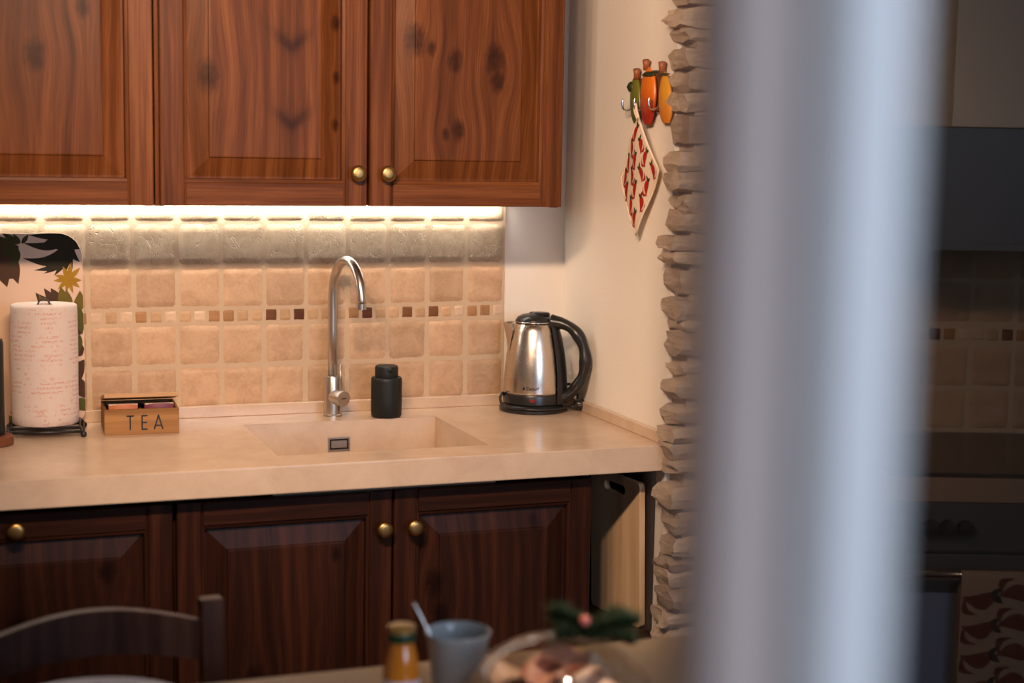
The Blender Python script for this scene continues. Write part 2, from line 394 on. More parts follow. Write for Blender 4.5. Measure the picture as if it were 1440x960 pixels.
# ------------------------------------------------------------------ cabinets
def knob_mb():
    return MB().lathe([(.0001,-.0005),(.007,0),(.0065,.004),(.006,.010),(.011,.013),(.0165,.018),(.0175,.022),(.0165,.026),(.012,.0285),(.007,.0292),(.0001,.0293)], 28, None, False)
knob_me = knob_mb().mesh('knob', M_brass, True)
def panel_door(cab, x0, x1, z0, z1, mats, panel_mat, knob=None, fw=.057, yf=-.022):
    """framed raised-panel door in cabinet space; front face at y = yf"""
    mv, mh = mats
    b = fw; xi0, xi1, zi0, zi1 = x0+b, x1-b, z0+b, z1-b
    def ring(i, y): return [(xi0+i, y, zi0+i), (xi1-i, y, zi0+i), (xi1-i, y, zi1-i), (xi0+i, y, zi1-i)]
    y = yf
    rings = [ring(-.008, -.004), ring(-.008, y+.0150), ring(.004, y+.0150), ring(.043, y+.0048), ring(.0442, y+.0008), ring(.0470, y+.0004)]
    vs = sum(rings, []); fs = []
    for q in range(len(rings)-1):
        for k in range(4): k2 = (k+1) % 4; fs.append((q*4+k, q*4+k2, q*4+4+k2, q*4+4+k))
    fs.append(tuple(range(len(vs)-4, len(vs)))); fs.append((3, 2, 1, 0))
    d = MB().add(vs, fs).build('door', panel_mat, cab)
    for a in (x0, x1-b):
        left = a == x0
        ch = .007
        poly = [(a, 0), (a+b, 0), (a+b, 0)] 
        s = MB()
        # section with an ogee on the inner side
        if left: sec = [(a, -.002), (a, y+.002), (a+.002, y), (a+b-.010, y), (a+b-.008, y+.003), (a+b-.002, y+.0045), (a+b, y+.0155), (a+b, -.002)]
        else: sec = [(a+b, -.002), (a+b, y+.002), (a+b-.002, y), (a+.010, y), (a+.008, y+.003), (a+.002, y+.0045), (a, y+.0155), (a, -.002)]
        n = len(sec)
        s.add([(p, q, z0) for p, q in sec]+[(p, q, z1) for p, q in sec], [tuple(range(n)), tuple(range(2*n-1, n-1, -1))]+[(i, i+n, (i+1) % n+n, (i+1) % n) for i in range(n)])
        s.build('stile', mv, d)
    for a in (z0, z1-b):
        low = a == z0; s = MB()
        if low: sec = [(a, -.002), (a, y+.002), (a+.002, y), (a+b-.010, y), (a+b-.008, y+.003), (a+b-.002, y+.0045), (a+b, y+.0155), (a+b, -.002)]
        else: sec = [(a+b, -.002), (a+b, y+.002), (a+b-.002, y), (a+.010, y), (a+.008, y+.003), (a+.002, y+.0045), (a, y+.0155), (a, -.002)]
        n = len(sec); xa, xb = x0+b-.004, x1-b+.004
        s.add([(xa, q+.0002, p) for p, q in sec]+[(xb, q+.0002, p) for p, q in sec], [tuple(range(n)), tuple(range(2*n-1, n-1, -1))]+[(i, i+n, (i+1) % n+n, (i+1) % n) for i in range(n)])
        s.build('rail', mh, d)
    if knob: link('knob', knob_me, d, loc=(knob[0], y, knob[1]), rot=(PI/2, 0, 0))
    return d
def carcass(parent, w, depth, z0, z1, mat):
    c = MB(); t = .018
    c.box(0, t, .001, depth, z0, z1).box(w-t, w, .001, depth, z0, z1).box(t, w-t, .001, depth, z0+.003, z0+.003+t).box(t, w-t, .001, depth, z1-t, z1).box(t, w-t, depth-.008, depth, z0+.02, z1-.02)
    return c.build('carcass', mat, parent, bevel=.0012, seg=1)
ZT = 2.13
# pane knots in cabinet space: origin at the cabinet's lower left front corner (door back plane y=0)
def wall_cab(x, w, label, doors, panel_knots, chev):
    c = thing('wall_cabinet', label, 'cabinet', (x, -.348, 1.408))
    carcass(c, w, .35, 0, ZT-1.408, M_wv)
    for (a, b, kn), kk, cv in zip(doors, panel_knots, chev):
        pm = wood('pine_panel', W_D, W_M, W_L, 'z', kk, cv)
        panel_door(c, a, b, .002, ZT-1.408-.002, (M_wv, M_wh), pm, kn)
    return c
wall_cab(-1.507, .598, 'dark stained pine wall cabinet with a single door, above the paper roll', [(.003, .596, None)],
         [[(.365, .30, .022), (.46, .40, .016), (.25, .14, .014)]], [[]])
wall_cab(-.905, .905, 'dark stained pine wall cabinet with two doors and two brass knobs', [(.008, .448, (.424, .073)), (.454, .903, (.490, .073))],
         [[(.107, .27, .024), (.383, .275, .010), (.380, .39, .012), (.38, .175, .010)], [(.555, .36, .024), (.645, .32, .018), (.59, .345, .012), (.738, .325, .024), (.745, .28, .018), (.655, .17, .016), (.625, .16, .010)]],
         [[(.283, .335, .034), (.283, .172, .034)], []])
lb = thing('led_light_bar', 'slim light bar glowing under the wall cabinets along the tiles', 'light', (0, 0, 0))
MB().box(-1.50, -.012, -.030, -.008, 1.401, 1.4075).build('housing', M_chrome, lb)
M_led = NT('led_glow'); M_led.b.inputs['Emission Color'].default_value = (1, .94, .85, 1); M_led.b.inputs['Emission Strength'].default_value = 40; M_led = M_led.m
MB().box(-1.495, -.017, -.0265, -.0115, 1.3985, 1.4012).build('diffuser', M_led, lb)

def base_cab(x, w, label, doors, panel_knots):
    c = thing('base_cabinet', label, 'cabinet', (x, -.558, 0))
    b = MB(); t = .018
    b.box(0, t, .001, .55, .1, .838).box(w-t, w, .001, .55, .1, .838).box(t, w-t, .001, .55, .1, .118).box(t, w-t, .03, .05, .80, .838).box(t, w-t, .542, .55, .12, .70)
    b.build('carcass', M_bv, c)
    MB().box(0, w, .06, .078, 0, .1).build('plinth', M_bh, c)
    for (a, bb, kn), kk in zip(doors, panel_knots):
        pm = wood('shaded_pine_panel', B_D, B_M, B_L, 'z', kk)
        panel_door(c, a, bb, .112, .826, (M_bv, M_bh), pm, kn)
    return c
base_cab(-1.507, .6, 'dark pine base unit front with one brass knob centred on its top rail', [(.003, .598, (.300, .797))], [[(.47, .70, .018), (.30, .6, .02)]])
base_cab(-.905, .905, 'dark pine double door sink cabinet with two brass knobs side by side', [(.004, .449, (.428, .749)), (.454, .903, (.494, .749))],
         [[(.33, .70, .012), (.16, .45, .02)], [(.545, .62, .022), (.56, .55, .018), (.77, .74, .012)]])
# open shelf niche beside the base cabinet
sh = thing('open_shelf', 'dark narrow open shelf between the sink cabinet and stone pillar', 'shelf', (0, 0, 0))
MB().box(.001, .159, -.56, -.02, .447, .465).build('shelf_board', M_bh, sh)
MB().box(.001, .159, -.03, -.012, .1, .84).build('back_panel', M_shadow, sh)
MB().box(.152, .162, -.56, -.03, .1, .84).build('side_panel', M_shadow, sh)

# ------------------------------------------------------------------ worktop with moulded sink
wk = MB(); X0, X1, Y0, Y1, Zt, Zb = -1.86, XS-.001, -.62, -.001, .90, .843
sx0, sx1, sy0, sy1 = -.6842, -.2204, -.5165, -.1364
o4 = [(X0,Y0),(X1,Y0),(X1,Y1),(X0,Y1)]; i4 = [(sx0,sy0),(sx1,sy0),(sx1,sy1),(sx0,sy1)]
vs_ = [(x,y,Zt) for x,y in o4]+[(x,y,Zt) for x,y in i4]+[(x,y,Zb) for x,y in o4]+[(x,y,Zb) for x,y in i4]
fs_ = []
for k in range(4):
    k2 = (k+1) % 4
    fs_ += [(k, k2, 4+k2, 4+k), (8+k, 12+k, 12+k2, 8+k2), (k, 8+k, 8+k2, k2)]
wt = tag(wk.add(vs_, fs_).build('worktop', M_stone, None, bevel=.0025), 'cream stone worktop with a moulded sink, running under the tiled wall', 'worktop')
bs = MB(); zf = .70; e = .004
i5 = [(sx0+.0,sy0+.0),(sx1-.0,sy0+.0),(sx1-.0,sy1-.0),(sx0+.0,sy1-.0)]; i6 = [(sx0+.012,sy0+.012),(sx1-.012,sy0+.012),(sx1-.012,sy1-.012),(sx0+.012,sy1-.012)]
th = .012
o5 = [(sx0-th,sy0-th),(sx1+th,sy0-th),(sx1+th,sy1+th),(sx0-th,sy1+th)]
vv = [(x,y,Zt-.0002) for x,y in i5]+[(x,y,zf) for x,y in i6]+[(x,y,Zt-.004) for x,y in o5]+[(x,y,zf-th) for x,y in o5]
ff = [(4,5,6,7),(12,15,14,13)]
for k in range(4):
    k2 = (k+1) % 4; ff += [(k,4+k,4+k2,k2),(8+k,8+k2,12+k2,12+k),(k,k2,8+k2,8+k)]
basin = bs.add(vv, ff).build('sink_basin', M_stone, wt)
MB().lathe([(.0001,zf+.001),(.04,zf+.001),(.043,zf+.0025),(.043,zf+.0005)], 32, Matrix.Translation(((sx0+sx1)/2,(sy0+sy1)/2,0)), False).build('drain', M_chrome, basin)
MB().box(X0, XS-.001, -.017, -.0005, .90, .9275).build('upstand', M_stone, wt, bevel=.0015, seg=1)
MB().box(XS-.0155, XS-.001, -.615, -.017, .90, .925).build('upstand', M_stone, wt, bevel=.0015, seg=1)
def ov(px, pz): return px, pz
ovy = -.1400
ox, oz = -.4595, .8455
of = MB()
of.box(ox-.026, ox+.026, ovy-.004, ovy+.002, oz-.016, oz-.0125).box(ox-.026, ox+.026, ovy-.004, ovy+.002, oz+.0125, oz+.016).box(ox-.026, ox-.0225, ovy-.004, ovy+.002, oz-.0125, oz+.0125).box(ox+.0225, ox+.026, ovy-.004, ovy+.002, oz-.0125, oz+.0125)
ofo = of.build('overflow_frame', M_tap, wt)
MB().box(ox-.0225, ox+.0225, ovy-.0015, ovy+.002, oz-.0125, oz+.0125).build('overflow_slot', M_shadow, ofo)
MB().box(ox-.0185, ox+.0185, ovy-.0045, ovy-.001, oz-.0085, oz+.0085).build('overflow_plate', M_tap, ofo)

# ------------------------------------------------------------------ tap
tp = thing('kitchen_tap', 'brushed steel gooseneck kitchen tap behind the sink', 'tap', (-.455, -.062, .90))
MB().lathe([(.0235,0),(.0235,.004),(.0215,.0055),(.0205,.006),(.0205,.094),(.0195,.096),(.0112,.0965)], 36).build('tap_body', M_tap, tp, 40)
pts = [(0,0,.09),(0,0,.18),(0,0,.27)]; R = .086; hx, hy = .14, -.99
cz = .2905
arc = [(hx*R*(1-math.cos(a)), hy*R*(1-math.cos(a)), cz+R*math.sin(a)) for a in [PI*k/22 for k in range(23)]]
end = arc[-1]; arc.append((end[0], end[1], end[2]-.006))
sp_ = MB().tube([(0,0,.09),(0,0,.2),(0,0,.26)]+arc, .0108, 20).build('spout', M_tap, tp, True)
MB().lathe([(.0085,-.004),(.0112,-.0035),(.0112,.010)], 24, Matrix.Translation((end[0],end[1],end[2]-.016))).build('aerator', M_tap, sp_, 40)
hd = Vector((.33,-.94,0)); hb = MB().lathe([(.0185,0),(.0185,.047),(.0175,.0485)], 32, at(0,0,.047,hd)).build('valve_cap', M_tap, tp, 40)
cp = hd*.0487
MB().box(-.007,.007,-.0004,.0004,-.0012,.0012, Matrix.Translation((cp.x,cp.y,.047)) @ Matrix.Rotation(math.atan2(hd.y,hd.x)+PI/2,4,'Z')).build('engraved_mark', M_black, hb)
MB().tube([(hd.x*.034,hd.y*.034,.06),(hd.x*.034,hd.y*.034,.128)], .0028, 12).build('lever', M_tap, tp, True)

# soap dispenser
sd = thing('soap_dispenser', 'matte black cylindrical soap dispenser between tap and kettle', 'dispenser', (-.335, -.108, .90))
MB().lathe([(.030,0),(.0345,.0015),(.0365,.006),(.0368,.04),(.0368,.088),(.0362,.0935),(.0345,.0955),(.027,.096)], 48).build('bottle_body', M_matte, sd, 40)
pp = MB().lathe([(.0272,.0955),(.0278,.0985),(.0278,.118),(.0270,.1215),(.024,.1235)], 40).build('pump_top', M_matte, sd, 40)
MB().tube([(.0,-.022,.116),(.0,-.034,.1155)], [.006,.0045], 12).build('nozzle', M_matte, pp, True)

# ------------------------------------------------------------------ kettle
kt = thing('electric_kettle', 'brushed steel electric kettle with black handle in the worktop corner', 'kettle', (.043, -.103, .90))
KD = Vector((.76, -.65, 0)).normalized(); KM = Matrix.Rotation(math.atan2(KD.y, KD.x), 4, 'Z')
MB().lathe([(.079,0),(.084,.002),(.0845,.008),(.080,.014),(.074,.018),(.072,.0195)], 56).build('power_base', M_black, kt, 35)
MB().lathe([(.071,.0195),(.0752,.022),(.0757,.043),(.0745,.0455)], 56).build('bottom_band', M_black, kt, 35)
prof = [(.0745,.0455),(.0746,.05),(.0738,.08),(.0715,.11),(.0675,.14),(.0615,.17),(.0545,.20),(.049,.2145),(.0465,.216)]
def kr(zz):
    for (r0,z0),(r1,z1) in zip(prof, prof[1:]):
        if z0 <= zz <= z1: return r0+(r1-r0)*(zz-z0)/(z1-z0)
    return prof[-1][0]
kb = MB().lathe(prof, 64).build('kettle_body', M_steel, kt, True)
kl = MB().lathe([(.0468,.2155),(.0478,.219),(.0470,.2235),(.042,.231),(.030,.237),(.016,.2395),(.0005,.240)], 48, None, False).build('lid', M_black, kt, 40)
MB().tube([(.0485*math.cos(a),.0485*math.sin(a),.2195) for a in [2*PI*k/40 for k in range(40)]], .0012, 8, closed=True).build('lid_trim', M_chrome, kl, True)
MB().lathe([(.017,0),(.0185,.004),(.016,.0085),(.001,.010)], 24, KM @ Matrix.Translation((.012,0,.2345)) @ Matrix.Diagonal((1.5,1,1,1)), False).build('lid_button', M_black, kl, 40)
# spout at the back
def sp_fn(u, v):
    a = (u-.5)*1.5; zz = .150+v*.064; r = kr(zz)+(.030*v**1.3)*(max(0, math.cos(a*1.9)))+.0006
    return tuple(KM @ Vector((-r*math.cos(a), r*math.sin(a), zz)))
MB().grid(sp_fn, 14, 8).build('pouring_spout', M_steel, kt, True)
# handle: spine down the body plus a C grip
spine = MB()
def spn(u, v):
    a = (u-.5)*.78*(1 if v < 2 else 1); zz = .022+v*.196; r = kr(max(zz, .0456))+.0035+.008*math.cos((u-.5)*PI)
    return tuple(KM @ Vector((r*math.cos(a), r*math.sin(a), zz)))
spine.grid(spn, 10, 16)
spine.build('handle_spine', M_black, kt, True)
gp = smooth_path([(.044,0,.221),(.075,0,.217),(.102,0,.203),(.122,0,.176),(.132,0,.140),(.130,0,.105),(.118,0,.074),(.098,0,.050),(.074,0,.036)], 6)
n_ = len(gp); rads = []
for i in range(n_):
    t = i/(n_-1); rads.append(.0138+.0018*math.sin(t*PI)*math.sin(t*26)+(.005 if t < .12 else 0)*(1-t/.12)+(.004*(t-.85)/.15 if t > .85 else 0))
MB().tube([tuple(KM @ p) for p in gp], rads, 16, flat=1.15, side=tuple(KM @ Vector((0,1,0)))).build('handle_grip', M_black, kt, True)
MB().lathe([(.010,0),(.009,.003),(.001,.004)], 20, KM @ Matrix.Translation((.109,0,.2045)) @ Matrix.Rotation(.7,4,'Y') @ Matrix.Diagonal((1.3,.9,1,1)), False).build('lid_switch', M_black, kt, True)
# camera-facing side details: red lamp, lettering
fa = math.atan2(CAM.y+.103, CAM.x-.043)
def on_body(ang, zz, r): return (r*math.cos(ang), r*math.sin(ang), zz)
MB().grid(lambda u, v: on_body(fa-.03+(u-.5)*.17, .0335+(v-.5)*.0075*(1-.35*abs(2*u-1)**3), .0764), 8, 2).build('indicator_lamp', M_red, kt, True)
def text_mesh(body, size, font_w=1.0):
    cu = bpy.data.curves.new('lettering', 'FONT'); cu.body = body; cu.size = size; cu.offset = size*.02; cu.align_x = 'CENTER'
    o = bpy.data.objects.new('lettering', cu); COL.objects.link(o)
    me = bpy.data.meshes.new_from_object(o.evaluated_get(bpy.context.evaluated_depsgraph_get()))
    bpy.data.objects.remove(o); bpy.data.curves.remove(cu); return me
tm = text_mesh('Delorf', .0115)
a0 = fa-.11
for v in tm.vertices:
    x_, y_ = v.co.x+.006, v.co.y; zz = .0585+y_
    v.co = on_body(a0+x_/.074, zz, kr(zz)+.0003)
tm.materials.append(M_black); link('lettering', tm, kt)
MB().grid(lambda u, v: on_body(a0+(-.0155+.006*(u-.5))/.074, .0622+(v-.5)*.008*(1-.6*abs(2*u-1)), kr(.062)+.0004), 4, 2).build('logo_mark', M_black, kt)
# power cord coiled round the base, plug lying at the right
cpth = [(-.05,.045,.004),(-.072,.012,.035),(-.083,-.004,.046),(-.093,-.016,.034),(-.086,-.022,.014),(-.070,-.052,.0155),(-.030,-.082,.0135),(.020,-.083,.0125),(.055,-.066,.013),(.072,-.052,.012),(.084,-.050,.010)]
MB().tube(smooth_path(cpth, 8), .0033, 10).build('power_cord', M_black, kt, True)
MB().tube(smooth_path([(.070,.030,.004),(.082,.010,.050),(.092,-.012,.062),(.103,-.032,.045),(.098,-.05,.012)], 8), .0033, 10).build('power_cord', M_black, kt, True)
pl_ = MB().tube([(.083,-.050,.0105),(.089,-.050,.0125),(.094,-.050,.0165),(.104,-.051,.0165),(.109,-.051,.0155)], [.004,.006,.012,.0155,.0150], 18).build('plug', M_black, kt, 40)
for dy in (-.008, .008): MB().tube([(.109,-.051+dy,.0165),(.116,-.051+dy,.0165)], .0022, 10).build('plug_pin', M_brass, pl_, True)
MB().box(.0935,.1035,-.0672,-.0655,.0165,.0185).build('earth_clip', M_brass, pl_)

# ------------------------------------------------------------------ tea box
M_box = wood('bamboo', S(120,84,50), S(160,116,72), S(188,146,98), 'x', rough=.5, scale=1.2, streak=.6)
M_box.name = 'tea_box_wood'
M_lidw = wood('lit_lid_bamboo', S(168,128,90), S(206,166,124), S(226,192,152), 'x', rough=.5, scale=1.2, streak=.5)  # box wood again, the light on the lid put into a paler colour
tb = thing('tea_box', 'small wooden box lettered TEA with its lid ajar', 'box', (-.918, -.194, .90), -.045)
w2, dp, hh, t = .0805, .132, .0565, .006
MB().box(-w2, w2, 0, t, 0, hh).build('front_side', M_box, tb, bevel=.0008, seg=1)
MB().box(-w2, w2, dp-t, dp, 0, hh).build('back_side', M_box, tb, bevel=.0008, seg=1)
for x in (-w2, w2-t): MB().box(x, x+t, t, dp-t, 0, hh).build('end_side', M_box, tb, bevel=.0008, seg=1)
MB().box(-w2+t, w2-t, t, dp-t, 0, .004).build('box_bottom', M_box, tb)
MB().box(-.002, .002, t, dp-t, .004, hh-.006).build('divider', M_box, tb)
ld = MB().box(-w2, w2, -dp-.0, 0, 0, .009).build('lid', M_lidw, tb, bevel=.0008, seg=1, loc=(0, dp, hh+.001), rot=(-.19, 0, 0))
def strokes(segs, th):
    b = MB()
    for (xa, za, xb, zb) in segs:
        d = Vector((xb-xa, 0, zb-za)); L = d.length; ang = math.atan2(d.z, d.x)
        b.box(-th*.3, L+th*.3, -.0012, 0, -th/2, th/2, Matrix.Translation((xa, 0, za)) @ Matrix.Rotation(-ang, 4, 'Y'))
    return b
ltr = {'T': [(-.0075,.0405,.0075,.0405),(0,.0405,0,.0105)], 'E': [(-.0055,.0105,-.0055,.0405),(-.0055,.0405,.0055,.0405),(-.0055,.0255,.0045,.0255),(-.0055,.0105,.0055,.0105)], 'A': [(-.009,.0105,0,.0405),(.009,.0105,0,.0405),(-.0065,.018,.0065,.018)]}
for ch, xx in (('T',-.0255),('E',.0055),('A',.0355)):
    strokes(ltr[ch], .0030).build('letter', M_black, tb, loc=(xx, -.0001, .001))
sach = {'orange': S(196,106,44), 'plum': S(120,34,52), 'dark': S(44,30,26), 'cream': S(218,190,158)}
M_s = {k: plain('sachet_'+k, c, .45, 0, .5, .3, 90) for k, c in sach.items()}
cl, sl = math.cos(tb.rotation_euler.z), math.sin(tb.rotation_euler.z)
gi = 0
for side, cols in ((-1, ['orange','dark','dark','cream']), (1, ['plum','plum','dark','dark'])):
    for k, cn in enumerate(cols):
        lx, ly = side*.039+(0), .016+k*.022
        o = thing('tea_sachet', ['%s tea sachet in the TEA box, %s compartment' % (cn, 'left' if side < 0 else 'right'), '%s tea sachet second from the front of the TEA box, %s compartment' % (cn, 'left' if side < 0 else 'right'), '%s tea sachet third from the front of the TEA box, %s compartment' % (cn, 'left' if side < 0 else 'right'), '%s tea sachet at the back of the TEA box, %s compartment' % (cn, 'left' if side < 0 else 'right')][k], 'tea bag', (-.918+cl*lx-sl*ly, -.194+sl*lx+cl*ly, .9045), tb.rotation_euler.z, 'tea sachets in the TEA box')
        def pil(u, v, s=1, wv=.031, hv=.053): return ((u-.5)*2*wv, s*.004*math.sin(PI*min(max(u,0),1))*math.sin(PI*v)**.6+s*.0006, v*(hv+(.009,.006,.002,0)[k]))
        b = MB(); b.grid(lambda u, v: pil(u, v, -1), 8, 6); b.grid(lambda u, v: pil(u, v, 1), 8, 6)
        b.build('packet', M_s[cn], o, True)
        MB().box(-.031, .031, -.0008, .0008, .0500+(.009,.006,.002,0)[k], .0530+(.009,.006,.002,0)[k]).build('sealed_edge', M_s['cream' if cn != 'dark' else 'orange'], o)

# ------------------------------------------------------------------ paper roll on wire stand
ps = thing('paper_towel_stand', 'black wire stand under the printed paper roll', 'stand', (-1.117, -.128, .90), -.10)
MB().tube([(-.072,-.055,.021),(.072,-.055,.021),(.072,.055,.021),(-.072,.055,.021)], .0035, 10, closed=True).build('top_ring', M_wire, ps, True)
MB().tube([(-.080,-.060,.0125),(.080,-.060,.0125),(.080,.060,.0125),(-.080,.060,.0125)], .0035, 10, closed=True).build('base_ring', M_wire, ps, True)
for sx in (-1, 1):
    for sy in (-1, 1): 
        MB().lathe([(.001,0),(.005,.0015),(.0068,.006),(.0058,.011),(.002,.0135)], 16, Matrix.Translation((sx*.080, sy*.060, 0))).build('foot', M_wire, ps, True)
        MB().tube([(sx*.080,sy*.060,.0125),(sx*.072,sy*.055,.021)], .003, 8).build('strut', M_wire, ps, True)
MB().tube([(-.072,0,.021),(.072,0,.021)], .0035, 10).build('cross_bar', M_wire, ps, True)
MB().tube([(-.0125,0,.021),(-.0125,0,.283)]+[(-.0125*math.cos(a), 0, .283+.0145*math.sin(a)) for a in [PI*k/12 for k in range(1,12)]]+[(.0125,0,.283),(.0125,0,.021)], .0019, 10).build('loop_rod', M_wire, ps, True)
t = NT('printed_paper'); uvn = t.n('ShaderNodeUVMap').outputs[0]; U, V, _ = t.xyz(uvn)
row = t.math('FLOOR', t.math('MULTIPLY', V, 26)); fr_ = t.math('FRACT', t.math('MULTIPLY', V, 26))
band = t.math('MULTIPLY', t.sstep(fr_, .2, .32), t.sstep(fr_, .82, .7))
word = t.sstep(t.noise(t.comb(t.math('MULTIPLY', U, 13), t.math('MULTIPLY', row, .31), 3), 1, 2), .50, .54)
let = t.sstep(t.noise(t.comb(t.math('MULTIPLY', U, 150), t.math('MULTIPLY', V, 55), 1), 1, 2), .44, .56)
motif = t.sstep(t.noise(t.comb(t.math('MULTIPLY', U, 26), t.math('MULTIPLY', V, 9), 9), 1, 4, .7, 1.5), .60, .65)
cov = t.math('MAXIMUM', t.math('MULTIPLY', t.math('MULTIPLY', band, word), let), t.math('MULTIPLY', motif, let))
side_ = t.sstep(V, .985, .975)
c_ = t.mix(t.math('MULTIPLY', t.math('MULTIPLY', cov, side_), .5), S(208,190,178), S(190,92,80))
t.bump(t.noise(t.comb(t.math('MULTIPLY', U, 160), t.math('MULTIPLY', V, 90), 0), 1, 3), .25, .003)
M_paper = t.fin(c_, .9, 0, .1)
def roll():
    n = 56; prof = [(.0185,.0),(.068,.0),(.0705,.003),(.071,.02),(.0705,.10),(.0712,.18),(.0705,.25),(.0700,.258),(.0675,.2605),(.0185,.2605),(.0185,.0)]
    me = MB().lathe(prof, n, None, False).mesh('paper_towel_roll', M_paper, True)
    rnd = random.Random(3)
    for v in me.vertices:
        a = math.atan2(v.co.y, v.co.x); r = math.hypot(v.co.x, v.co.y)
        if r > .05:
            q = 1+.010*math.sin(3*a+v.co.z*9)+.008*math.sin(5*a+1.3)+.006*math.sin(7*a-v.co.z*22); v.co.x *= q; v.co.y *= q
    uv = me.uv_layers.new(name='UVMap')
    for p in me.polygons:
        us = []
        for li in p.loop_indices:
            co = me.vertices[me.loops[li].vertex_index].co; us.append((math.atan2(co.y, co.x)/(2*PI)+.5, co.z/.2605 if math.hypot(co.x, co.y) > .06 and co.z < .259 else 1.0))
        wrap = max(u for u, _ in us)-min(u for u, _ in us) > .5
        for li, (u, v_) in zip(p.loop_indices, us): uv.data[li].uv = (u+1 if wrap and u < .5 else u, v_)
    me.set_sharp_from_angle(angle=math.radians(50)); return me
pr = link('paper_towel_roll', roll(), None, loc=(-1.117, -.128, .925), rot=(0, 0, .9))
tag(pr, 'white paper towel roll printed in faint red, standing on a wire stand', 'paper towel')

# ------------------------------------------------------------------ leaf-print board leaning on the tiles
M_brd = plain('board_beige', S(214,180,150), .3, 0, .5, .05, 8)
bd = thing('leaf_print_board', 'beige board printed with dark tropical leaves leaning on the tiles', 'board', (-1.2, -.052, .902))
tilt = -.058
def bx(px): return .0015*px
def bz(py): return (1.336-.0016*(py-327)-.902)
zt_ = bz(327); xr = bx(117)
poly = [(-.36, .004), (xr-.03, .004)]+[(xr-.03+.03*math.sin(a), .034-.03*math.cos(a)) for a in [PI/2*k/6 for k in range(1,7)]]+[(xr-.055+.055*math.cos(a), zt_-.055+.055*math.sin(a)) for a in [PI/2*k/10 for k in range(11)]]+[(-.305-.055*math.sin(a), zt_-.055+.055*math.cos(a)) for a in [PI/2*k/10 for k in range(11)]]
TM = Matrix.Rotation(tilt, 4, 'X')
MB().prism(poly, 0, .008, TM).build('board_panel', M_brd, bd, bevel=.0015)
LC = {'dark': S(46,40,24), 'green': S(66,62,28), 'olive': S(112,96,36), 'brown': S(78,52,36), 'yellow': S(168,126,30), 'moss': S(84,84,34)}
M_lf = {k: plain('print_'+k, c, .6, 0, .15, .35, 60) for k, c in LC.items()}
def leaf_poly(x0, z0, x1, z1, wd, bend=0, n=10, power=.8):
    d = Vector((x1-x0, z1-z0)); L = d.length; d /= L; nn = Vector((-d.y, d.x)); A = []; B = []
    for i in range(n+1):
        t = i/n; c = Vector((x0, z0))+d*(L*t)+nn*(bend*L*math.sin(PI*t)); h = wd*math.sin(PI*t**power)*.5
        A.append(c+nn*h); B.append(c-nn*h)
    P = A+B[::-1]; return [(p.x, p.y) for p in P]
def inside(x, z):
    x = min(max(x, -.355), xr-.001); zz = min(max(z, .008), zt_-.001)
    if x > xr-.055 and zz > zt_-.055:
        dx, dz = x-(xr-.055), zz-(zt_-.055); r = math.hypot(dx, dz)
        if r > .054: x, zz = xr-.055+dx*.054/r, zt_-.055+dz*.054/r
    return x, zz
layer = [0]
def leaves(lst, col, split=False):
    if split:
        for a in lst: leaves([a], col)
        return
    b = MB(); layer[0] += 1
    for i, a in enumerate(lst):
        P = [inside(*p) for p in leaf_poly(bx(a[0]), bz(a[1]), bx(a[2]), bz(a[3]), a[4], a[5] if len(a) > 5 else 0)]
        Q = []
        for p in P:
            if not Q or (abs(p[0]-Q[-1][0])+abs(p[1]-Q[-1][1])) > 1e-5: Q.append(p)
        n = len(Q)//1; yy = -.0002-.00015*layer[0]-i*.00001
        h = len(P)//2
        vs = [(p[0], yy, p[1]) for p in P]
        b.add(vs, [(k, k+1, len(P)-2-k, len(P)-1-k) for k in range(h-1)], TM)
    return b.build('printed_leaf', M_lf[col], bd)
leaves([(100,332,40,330,.015,.02),(100,335,32,341,.020,.12),(100,338,31,362,.026,.24),(100,340,46,379,.021,.22),(100,341,60,384,.018,.16),(100,342,75,387,.017,.08),(100,342,90,384,.015,.02),(100,342,102,378,.014,-.06),(99,340,113,368,.018,-.16),(98,336,113,350,.020,-.12),(110,336,60,342,.040,0)], 'dark')
leaves([(-12,330,8,402,.055,.0),(-20,340,14,376,.05,0),(10,352,24,398,.03,0),(20,390,2,360,.04,.1)], 'brown', True)
leaves([(22,345,-10,330,.012),(24,343,2,326,.012),(26,343,10,328,.010),(28,342,18,328,.010),(30,342,40,329,.010),(26,346,-5,345,.014),(26,348,0,360,.014),(24,350,12,378,.014),(24,348,22,372,.014),(26,346,4,352,.014)], 'green')
leaves([(96,392,76,386,.010),(96,392,74,394,.010),(96,392,80,406,.010),(96,392,92,410,.009),(96,392,102,412,.009),(96,392,112,404,.010),(96,392,115,394,.010),(96,392,113,376,.011),(96,392,100,368,.010),(96,392,88,374,.011)], 'yellow')
leaves([(84,428,48,410,.030,.2),(84,430,60,404,.020,.05),(86,430,70,404,.022,0)], 'brown', True)
leaves([(80,432,52,412,.018,.2),(90,432,84,402,.022,0),(96,436,92,406,.020,0),(104,440,112,408,.026,-.1),(100,450,113,440,.02,0)], 'olive', True)
leaves([(104,470,116,458,.022,.1),(104,500,116,488,.018,0),(98,480,117,492,.020,0),(100,540,117,505,.034,.1),(100,530,116,560,.034,0)], 'brown', True)
leaves([(108,430,114,470,.022,0),(110,470,105,500,.018,0),(104,560,116,578,.03,0)], 'moss', True)
leaves([(30,590,14,545,.012),(26,580,10,560,.012),(24,588,8,575,.012),(30,570,18,540,.012),(28,575,22,528,.014)], 'green')
leaves([(30,604,6,580,.03,.1),(34,600,10,596,.026,0)], 'olive', True)

